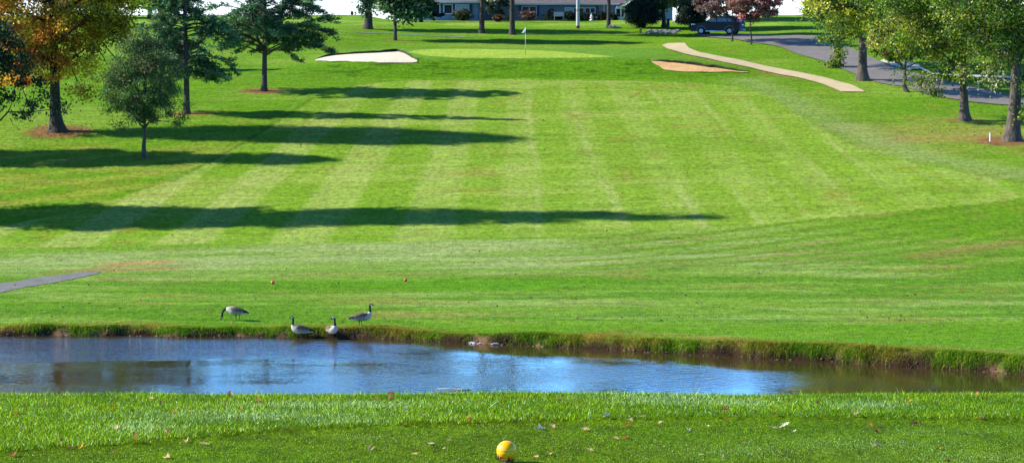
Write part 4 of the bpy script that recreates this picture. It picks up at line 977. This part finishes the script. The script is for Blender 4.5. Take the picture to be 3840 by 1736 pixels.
def goose(loc, rz, pose, label, pitch=0.0, sc=1.07, pale=0.0):
    root = empty('goose', loc, rz); root.scale = (sc, sc, sc)
    S = cat(BODY + NECKS[pose], 90); nb = len(BODY) / (len(BODY) + len(NECKS[pose]) - 1)
    p = S[:, :3].copy(); rw = np.maximum(S[:, 3], 0.003); rh = np.maximum(S[:, 4], 0.003)
    tg = np.gradient(p, axis=0); tg /= np.linalg.norm(tg, axis=1)[:, None]
    u = np.array([0, 1.0, 0]); n = 20; an = np.arange(n) * 2 * math.pi / n; V = []; CC = []
    for i in range(90):
        u = u - tg[i] * (u @ tg[i]); u /= np.linalg.norm(u); w = np.cross(u, tg[i]); 
        ring = p[i] + np.cos(an)[:, None] * u * rw[i] + np.sin(an)[:, None] * w * rh[i]
        V.append(ring); s = i / 89
        updir = np.sin(an) * np.sign(w[2] if abs(w[2]) > 0.2 else 1)
        if s > nb - 0.005:     # neck and head
            c = np.repeat([[22., 20., 22.]], n, 0)
            hs = (s - nb) / (1 - nb)
            if hs < 0.10: c = np.repeat([[205., 196., 180.]], n, 0)
            if (0.50 if pose != 'graze' else 0.60) < hs < (0.70 if pose != 'graze' else 0.66):
                k = np.abs(np.cos(an)) > 0.55; c[k & (updir < 0.5)] = (225, 222, 216)
        else:
            c = np.repeat([[150., 132., 112.]], n, 0)
            x = p[i, 0]
            c[updir > 0.25] = (96, 80, 66); c[updir < -0.55] = (190, 180, 165)
            if x < -0.08: c = c * 0.35 + np.array([[212., 202., 186.]]) * 0.65
            if x > 0.20: c[updir < 0.1] = (235, 232, 226)
            if x > 0.37: c[:] = (30, 28, 28); c[updir < -0.2] = (226, 222, 216)
            if x > 0.44: c[:] = (24, 22, 22)
        CC.append(c)
    V = np.concatenate(V); k = np.arange(n); k2 = (k + 1) % n
    f = np.concatenate([np.stack([i * n + k, i * n + k2, (i + 1) * n + k2, (i + 1) * n + k], 1) for i in range(89)])
    mb = MB(); mb.add(V, f, lin(np.concatenate(CC)) * 0.72)
    mb.f.append(np.array([list(range(n))[::-1]])); mb.f.append(np.array([[89 * n + q for q in range(n)]]))
    mb.build('body', M_feath, root)
    for sd in (-1, 1):
        q = cat([(.43, sd * .03, .315, .006, .010), (.33, sd * .075, .335, .018, .045), (.18, sd * .115, .36, .03, .085), (.02, sd * .135, .385, .036, .11), (-.12, sd * .13, .40, .034, .10), (-.20, sd * .105, .41, .02, .05), (-.225, sd * .09, .41, .004, .01)], 24)
        mw = MB(); VV = []; Cw = []
        for i in range(24):
            ring = q[i, :3] + np.stack([0 * an, np.cos(an) * max(q[i, 3], .003), np.sin(an) * max(q[i, 4], .003)], 1); VV.append(ring)
            c = np.repeat([[104., 88., 72.]], n, 0); c[(np.sin(an) < -0.3)] = (150, 136, 116)
            if i % 3 == 0: c = c * 1.18
            if q[i, 0] > 0.3: c[:] = (48, 42, 38)
            Cw.append(c)
        f = np.concatenate([np.stack([i * n + k, i * n + k2, (i + 1) * n + k2, (i + 1) * n + k], 1) for i in range(23)])
        mw.add(np.concatenate(VV), f, lin(np.concatenate(Cw)) * 0.72); mw.build('wing', M_feath, root)
        x0 = 0.03 + (0.06 if sd > 0 else -0.03)
        ml = MB(); ml.tube([(x0, sd * .07, .25), (x0 + .02, sd * .07, .14), (x0 + .012, sd * .07, .05), (x0, sd * .07, .012)], [.034, .013, .010, .011], 8, (0.02, 0.018, 0.016))
        ml.add([(x0 + .02, sd * .07, .012), (x0 - .095, sd * .07 - .045, .006), (x0 - .115, sd * .07, .008), (x0 - .095, sd * .07 + .045, .006), (x0 + .02, sd * .07, .0), (x0 - .095, sd * .07 - .045, .0), (x0 - .115, sd * .07, .0), (x0 - .095, sd * .07 + .045, .0)],
               [(0, 1, 2, 3), (7, 6, 5, 4), (0, 4, 5, 1), (1, 5, 6, 2), (2, 6, 7, 3), (3, 7, 4, 0)], (0.02, 0.018, 0.016)); ml.build('leg', M_attr, root)
    return tag(root, label, 'goose', 'geese at the pond')
g1 = P(886, 1202, 90, 130); goose(g1, math.radians(-10), 'graze', 'grazing goose with its black neck bent down to the grass')
g2 = on_plane(1127, 1271, WZ); g2[1] = float(shore(g2[0])) - 0.14; goose((g2[0], g2[1], WZ - 0.04), math.radians(6), 'up', 'goose facing left, wading beside the shaded bank')
g3 = on_plane(1243, 1268, WZ); g3[1] = float(shore(g3[0])) - 0.10; goose((g3[0] + 0.02, g3[1], WZ - 0.02), math.radians(118), 'turn', 'pale breasted goose facing the camera with its head turned left')
g4 = P(1358, 1224, 90, 130); goose((g4[0], g4[1], g4[2]), math.radians(186), 'up', 'goose facing right, standing on the grass bank')

# ------------------------------------------------------------------ parked car
def car(loc, rz):
    root = empty('parked_car', loc, rz)
    # local: +x is the nose, length 4.53, width 1.82
    def arch(xc, r=0.40, z=0.33):
        a = np.linspace(math.pi, 0, 11); return [(xc + r * math.cos(t), z + r * math.sin(t)) for t in a][::-1]
    up_ = [(2.22, 0.36), (2.26, 0.62), (2.20, 0.86), (2.00, 0.98), (1.55, 1.06), (1.10, 1.10), (0.0, 1.10), (-1.4, 1.14), (-2.15, 1.16), (-2.22, 0.95), (-2.26, 0.55), (-2.18, 0.36)]
    low = [(-1.75, 0.30)] + arch(-1.32)[::-1] + [(-0.85, 0.28), (0.85, 0.28)] + arch(1.30)[::-1] + [(1.78, 0.30)]
    low = [(-1.74, 0.33)] + [(-1.32 + 0.40 * math.cos(t), 0.33 + 0.40 * math.sin(t)) for t in np.linspace(math.pi, 0, 11)] + [(1.30 + 0.40 * math.cos(t), 0.33 + 0.40 * math.sin(t)) for t in np.linspace(math.pi, 0, 11)] + [(1.9, 0.3)]
    prof = up_ + low; n = len(prof); mb = MB()
    rings = []
    for (y, ins) in ((-0.91, 1.0), (-0.84, 1.0), (0.84, 1.0), (0.91, 1.0)):
        k = 0.985 if abs(y) > 0.9 else 1.0
        rings.append([(x * k, y * (0.90 if z > 1.0 and abs(y) > 0.9 else 1), z - (0.02 if z > 1 and abs(y) > .9 else 0)) for x, z in prof])
    v = np.array(rings).reshape(-1, 3); q = np.arange(n); q2 = (q + 1) % n
    f = np.concatenate([np.stack([i * n + q, i * n + q2, (i + 1) * n + q2, (i + 1) * n + q], 1) for i in range(3)])
    mb.add(v, f); mb.f.append(np.array([list(range(n))])); mb.f.append(np.array([[3 * n + q_ for q_ in range(n)][::-1]]))
    mb.build('body', M_car, root, smooth=False)
    # cabin
    def ringz(x0, x1, hw, z): return [(x1, -hw, z), (x1, hw, z), (x0, hw, z), (x0, -hw, z)]
    v = np.array(ringz(-2.17, 1.02, 0.83, 1.09) + ringz(-1.98, 0.42, 0.72, 1.50) + ringz(-1.80, 0.10, 0.66, 1.62) + ringz(-1.5, -0.2, 0.5, 1.66))
    q = np.arange(4); q2 = (q + 1) % 4
    f = np.concatenate([np.stack([i * 4 + q, i * 4 + q2, (i + 1) * 4 + q2, (i + 1) * 4 + q], 1) for i in range(3)] + [np.array([[12, 13, 14, 15]])])
    mb = MB(); mb.add(v, f); mb.build('cabin', M_car, root, smooth=False)
    def pane(pts, y=None, nm='window'):
        mb = MB(); v = np.array(pts, float); c = v.mean(0); nrm = np.cross(v[1] - v[0], v[2] - v[0]); nrm /= np.linalg.norm(nrm)
        if nrm @ (c - np.array([-0.5, 0, 1.2])) < 0: nrm = -nrm; v = v[::-1]
        m = len(v); vv = np.concatenate([v + nrm * 0.012, v - nrm * 0.01]); i = np.arange(m); j = (i + 1) % m
        mb.add(vv, np.stack([i + m, j + m, j, i], 1)); mb.f.append(np.array([list(range(m))])); return mb.build(nm, M_glass if nm == 'rear_window' else M_cglass, root, smooth=False)
    yz = lambda z: 0.83 - (z - 1.09) * (0.11 / 0.41)
    for sd in (-1, 1):
        for pts in ([(0.80, 1.13), (0.42, 1.45), (-0.02, 1.47), (-0.10, 1.13)], [(-0.20, 1.13), (-0.12, 1.47), (-0.95, 1.47), (-1.08, 1.13)], [(-1.18, 1.14), (-1.05, 1.46), (-1.45, 1.42), (-1.72, 1.16)]):
            pane([(x, sd * yz(z), z) for x, z in pts])
    pane([(0.97, -0.72, 1.13), (0.97, 0.72, 1.13), (0.45, 0.64, 1.48), (0.45, -0.64, 1.48)], nm='windscreen')
    pane([(-2.15, -0.66, 1.15), (-2.15, 0.66, 1.15), (-2.0, 0.6, 1.47), (-2.0, -0.6, 1.47)], nm='rear_window')
    for sd in (-1, 1):
        mb = MB(); mb.box(-2.24, -2.02, min(sd * 0.70, sd * 0.90), max(sd * 0.70, sd * 0.90), 0.88, 1.46); mb.build('tail_light', M_red, root)
        mb = MB(); mb.box(1.86, 2.22, min(sd * 0.58, sd * 0.90), max(sd * 0.58, sd * 0.90), 0.80, 0.97); mb.build('headlight', M_lamp, root)
        mb = MB(); mb.box(-0.90, 0.88, min(sd * 0.90, sd * 0.93), max(sd * 0.90, sd * 0.93), 0.27, 0.36); mb.build('sill_trim', M_alloy, root)
        mb = MB(); mb.box(0.62, 0.78, min(sd * 0.88, sd * 1.04), max(sd * 0.88, sd * 1.04), 1.08, 1.22); mb.build('mirror', M_car, root)
        for xc in (1.30, -1.32):
            mb = MB(); a = np.linspace(0, math.pi, 15)
            mb.tube([(xc + 0.43 * math.cos(t), sd * 0.905, 0.33 + 0.43 * math.sin(t)) for t in a], 0.035, 6); mb.build('arch_trim', M_trim, root)
            wh = empty('wheel', (xc, sd * 0.80, 0.34)); wh.parent = root
            mb = MB(); pr = [(-0.11, 0.21), (-0.11, 0.31), (-0.08, 0.34), (0.08, 0.34), (0.11, 0.31), (0.11, 0.21)]; nn = 28; aa = np.arange(nn) * 2 * math.pi / nn
            v = np.concatenate([np.stack([r * np.cos(aa), np.full(nn, y), r * np.sin(aa)], 1) for y, r in pr]); q = np.arange(nn); q2 = (q + 1) % nn
            mb.add(v, np.concatenate([np.stack([i * nn + q, i * nn + q2, (i + 1) * nn + q2, (i + 1) * nn + q], 1) for i in range(5)])); mb.build('tyre', M_tyre, wh)
            mb = MB(); mb.tube([(0, -0.09, 0), (0, 0.09, 0)], 0.205, 12, (0.5, 0.5, 0.5))
            for s5 in range(5):
                t = s5 * 2 * math.pi / 5 + 0.3; d = np.array([math.cos(t), 0, math.sin(t)]); mb.tube([d * 0.04 + [0, sd * 0.10, 0], d * 0.21 + [0, sd * 0.105, 0]], [0.05, 0.04], 5)
            mb.build('rim', M_alloy, wh)
    mb = MB(); mb.box(2.20, 2.30, -0.86, 0.86, 0.30, 0.50); mb.box(-2.32, -2.20, -0.86, 0.86, 0.30, 0.52); mb.build('bumper', M_trim, root)
    mb = MB(); mb.box(-2.295, -2.28, -0.26, 0.26, 0.80, 0.92); mb.build('number_plate', M_white, root)
    for sd in (-1, 1):
        mb = MB(); mb.tube([(-1.7, sd * 0.56, 1.655), (-1.6, sd * 0.56, 1.69), (-0.2, sd * 0.56, 1.70), (0.0, sd * 0.56, 1.64)], 0.018, 5); mb.build('roof_rail', M_trim, root)
    return tag(root, 'dark grey sport utility vehicle parked facing left on the road by the red-leaved trees', 'car')
cp = P(2690, 133)
cr = car((cp[0] + 0.1, cp[1] + 0.6, cp[2] + 0.04), math.radians(180 - 21))

# ------------------------------------------------------------------ the house
def house():
    D = 268.0; base = -0.95
    root = empty('house', (0, D, base))
    def X(px, d=D): return (px - 1920) / F * d
    def Z(py, d=D): return (75 - py) / F * d - base
    WBLUE = lin((140, 164, 190)) * 0.9; STONE = lin((128, 140, 152)) * 0.9; SH = lin((50, 84, 128)) * .8; WH = (0.72, 0.74, 0.76)
    def bx(x0, x1, y0, y1, z0, z1, c, nm, m=None, par=root, mb=None):
        b = MB(); b.box(x0, x1, y0, y1, z0, z1, c); return b.build(nm, m or M_attr, par, smooth=False)
    yL, yM = -4.0, 0.0
    zeL = Z(12, D + yL); zeM = Z(19); 
    # walls
    bx(X(1560), X(1795), yL, 6, -0.3, zeL, WBLUE, 'wall', M_attr_n)
    bx(X(1795) + 0.003, X(2330), yM, 8, -0.3, zeM, STONE, 'wall', M_attr_n)
    bx(X(2312, D - 1.5), X(2520, D - 1.5), -1.5, 7.9, -0.3, Z(24, D - 1.5), WBLUE * 1.1, 'wall', M_attr_n)
    def roof(x0, x1, yf, yb, ze, rise, c=None):
        ym = (yf + yb) / 2; m = MB(); t = 0.12
        v = [(x0, yf - .5, ze), (x1, yf - .5, ze), (x1, ym, ze + rise), (x0, ym, ze + rise), (x1, yb + .5, ze), (x0, yb + .5, ze),
             (x0, yf - .5, ze - t), (x1, yf - .5, ze - t), (x1, yb + .5, ze - t), (x0, yb + .5, ze - t)]
        m.add(v, [(0, 1, 2, 3), (3, 2, 4, 5), (6, 9, 8, 7), (0, 6, 7, 1), (5, 4, 8, 9)]); m.f.append(np.array([(0, 3, 5, 9, 6)])); m.f.append(np.array([(1, 7, 8, 4, 2)]))
        return m.build('roof', M_roof, root, smooth=False)
    r1 = roof(X(1545), X(1805), yL, 6, zeL + .12, 2.4); r2 = roof(X(1797) + .003, X(2345), yM, 8, zeM + .12, 2.3)
    # gutters
    bx(X(1545, D - 4.6), X(1805, D - 4.6), yL - .62, yL - .50, zeL - 0.02, zeL + .15, WH, 'gutter')
    bx(X(1806), X(2322), yM - .62, yM - .50, zeM - 0.02, zeM + .15, WH, 'gutter')
    # right wing: gable to the front
    m = MB(); zf = Z(24, D - 1.5); xa, xb = X(2325, D - 2), X(2530, D - 2); xm = (xa + xb) / 2; rz = 1.9
    m.add([(xa, -2.1, zf), (xm, -2.1, zf + rz), (xb, -2.1, zf), (xa, 8.2, zf), (xm, 8.2, zf + rz), (xb, 8.2, zf), (xa, -2.1, zf - .14), (xm, -2.1, zf + rz - .14), (xb, -2.1, zf - .14), (xa, 8.2, zf - .14), (xm, 8.2, zf + rz - .14), (xb, 8.2, zf - .14)],
          [(0, 3, 4, 1), (1, 4, 5, 2), (6, 7, 10, 9), (7, 8, 11, 10), (0, 6, 9, 3), (2, 5, 11, 8), (3, 9, 10, 4), (4, 10, 11, 5)]); m.build('roof', M_roof, root, smooth=False)
    m = MB(); m.add([(xa, -2.13, zf + .02), (xm, -2.13, zf + rz + .02), (xm, -2.13, zf + rz - .2), (xa, -2.13, zf - .2)], [(0, 1, 2, 3)]); m.add([(xb, -2.13, zf + .02), (xm, -2.13, zf + rz + .02), (xm, -2.13, zf + rz - .2), (xb, -2.13, zf - .2)], [(3, 2, 1, 0)]); m.v = [np.array(a) for a in m.v]
    fr = m.build('bargeboard', M_white, root, smooth=False)
    m = MB(); m.add([(xa + .3, -1.48, zf - .1), (xm, -1.48, zf + rz - .2), (xb - .3, -1.48, zf - .1)], [(0, 1, 2)], WBLUE * 1.2); m.build('gable', M_attr_n, root, smooth=False)
    # windows
    def window(x0, x1, y0, y1, d=D, nm=2, curtain=False, rows=1, yoff=0.0):
        yy = (d - D) - 0.02; a, b, z1, z0 = X(x0, d), X(x1, d), Z(y0, d), Z(y1, d); t = 0.07
        f = MB(); f.box(a, b, yy - .06, yy, z1 - t, z1, WH); f.box(a, b, yy - .08, yy, z0, z0 + t, WH); f.box(a, a + t, yy - .055, yy, z0 + t, z1 - t, WH); f.box(b - t, b, yy - .055, yy, z0 + t, z1 - t, WH)
        for k in range(1, nm): xx = a + (b - a) * k / nm; f.box(xx - .04, xx + .04, yy - .05, yy, z0 + t, z1 - t, WH)
        for k in range(1, rows): zz = z0 + (z1 - z0) * k / rows; f.box(a + t, b - t, yy - .045, yy, zz - .02, zz + .02, WH)
        fo = f.build('window', M_attr, root, smooth=False)
        p_ = MB(); p_.box(a + t * .5, b - t * .5, yy - .03, yy + .005, z0 + t * .5, z1 - t * .5, lin((190, 205, 225)) * .8); p_.build('pane', M_attr if curtain else M_glass, fo, smooth=False)
    dl = D - 4.0
    window(1618, 1652, 16, 54, dl, 1); window(1664, 1698, 18, 54, dl, 1); window(1708, 1760, 18, 60, dl, 1, curtain=True)
    window(1956, 2012, 24, 70, D, 2, rows=2); window(2117, 2146, 29, 72, D, 1, curtain=True); window(2149, 2190, 30, 72, D, 1); window(2192, 2232, 30, 70, D, 2, rows=2)
    for (a, b, d) in ((1653, 1663, dl), (1699, 1707, dl), (1761, 1772, dl), (2013, 2022, D), (2233, 2243, D), (1945, 1955, D)):
        yy = d - D; bx(X(a, d), X(b, d), yy - .07, yy - .01, Z(60, d), Z(18 if d < D else 25, d), SH, 'shutter')
    # door with side light
    d = D - 1.5; yy = -1.5
    dr = bx(X(2306, d), X(2342, d), yy - .07, yy - .01, Z(92, d), Z(30, d), WH, 'door'); 
    b = MB(); b.box(X(2310, d), X(2324, d), yy - .09, yy - .06, Z(64, d), Z(35, d)); b.box(X(2330, d), X(2337, d), yy - .09, yy - .06, Z(64, d), Z(35, d)); b.build('pane', M_glass, dr, smooth=False)
    # downspout and chimney
    bx(X(2262), X(2265), -.12, -.02, 0, zeM, WH, 'downspout')
    bx(X(2040), X(2075), 4.2, 5.4, zeM + 1.9, zeM + 3.3, lin((150, 90, 76)) * .6, 'chimney', M_attr_n)
    return tag(root, 'long low ranch house with blue-grey walls, white gutter and grey-brown roof', 'house')
house()
D = 268.0
def hx(px, py, d): return ((px - 1920) / F * d, d, (75 - py) / F * d)
w = hx(2068, 46, 267.88); m = MB(); a = np.linspace(0, 2 * math.pi, 25); rr = 0.05 + 0.02 * np.random.default_rng(1).random(25)
m.tube(np.stack([0.24 * np.cos(a), 0 * a, 0.28 * np.sin(a)], 1), rr, 7, (0.03, 0.035, 0.03)); tag(m.build('wreath', M_attr_n, None, loc=w), 'dark oval wreath hanging on the house wall right of the double window', 'wreath')
# white garden bench and statuette in front of the wall
p = at(2095, 264.6); root = empty('garden_bench', p); m = MB(); m.box(-.5, .5, -.2, .2, .40, .45, (.3, .33, .38)); m.build('seat', M_attr, root, smooth=False)
for sx in (-.45, .41): m = MB(); m.box(sx, sx + .05, -.18, .18, 0, .398, (.3, .33, .38)); m.build('leg', M_attr, root, smooth=False)
m = MB(); m.box(-.5, .5, .2, .24, .45, .85, (.3, .33, .38)); m.build('backrest', M_attr, root, smooth=False)
tag(root, 'pale bench against the house wall below the wreath', 'bench')
p = at(2217, 262.8); m = MB(); 
zz = np.array([0, .05, .08, .2, .24, .3, .38, .42, .5, .55, .62, .66]); rr = np.array([.2, .2, .09, .07, .15, .17, .07, .1, .11, .05, .06, .01])
m.tube(np.stack([0 * zz, 0 * zz, zz], 1), rr, 14, (.7, .7, .72)); tag(m.build('garden_fountain', M_attr, None, loc=p), 'small white tiered garden ornament before the house windows', 'ornament')
# a low roof showing over the left crest
X0 = (1273 - 1920) / F * 300; zz = (75 - 61) / F * 300
root = empty('shed', (X0, 300, float(H(X0, 300)))); b0 = float(H(X0, 300)); hgt = zz - b0
m = MB(); m.box(-.55, .55, -.6, .6, -.2, hgt - .02, (.2, .18, .16)); m.build('wall', M_attr_n, root, smooth=False)
m = MB(); m.add([(-.7, -.7, hgt - .01), (.7, -.7, hgt - .01), (.55, 0, hgt + .14), (-.55, 0, hgt + .14), (.7, .7, hgt - .01), (-.7, .7, hgt - .01)], [(0, 1, 2, 3), (3, 2, 4, 5)]); m.f.append(np.array([(0, 3, 5)])); m.f.append(np.array([(1, 4, 2)])); m.f.append(np.array([(0, 5, 4, 1)]))
m.build('roof', M_roof, root, smooth=False); tag(root, 'low dark roof just showing over the left skyline', 'shed')
# green box post by the maple
p = P(2505, 105); m = MB(); m.box(-.14, .14, -.14, .14, 0, .75, (.02, .05, .045)); m.box(-.17, .17, -.17, .17, .752, .80, (.02, .05, .045))
tag(m.build('utility_box', M_attr, None, smooth=False, loc=p), 'dark green utility box beside the dark maple trunk', 'utility box')
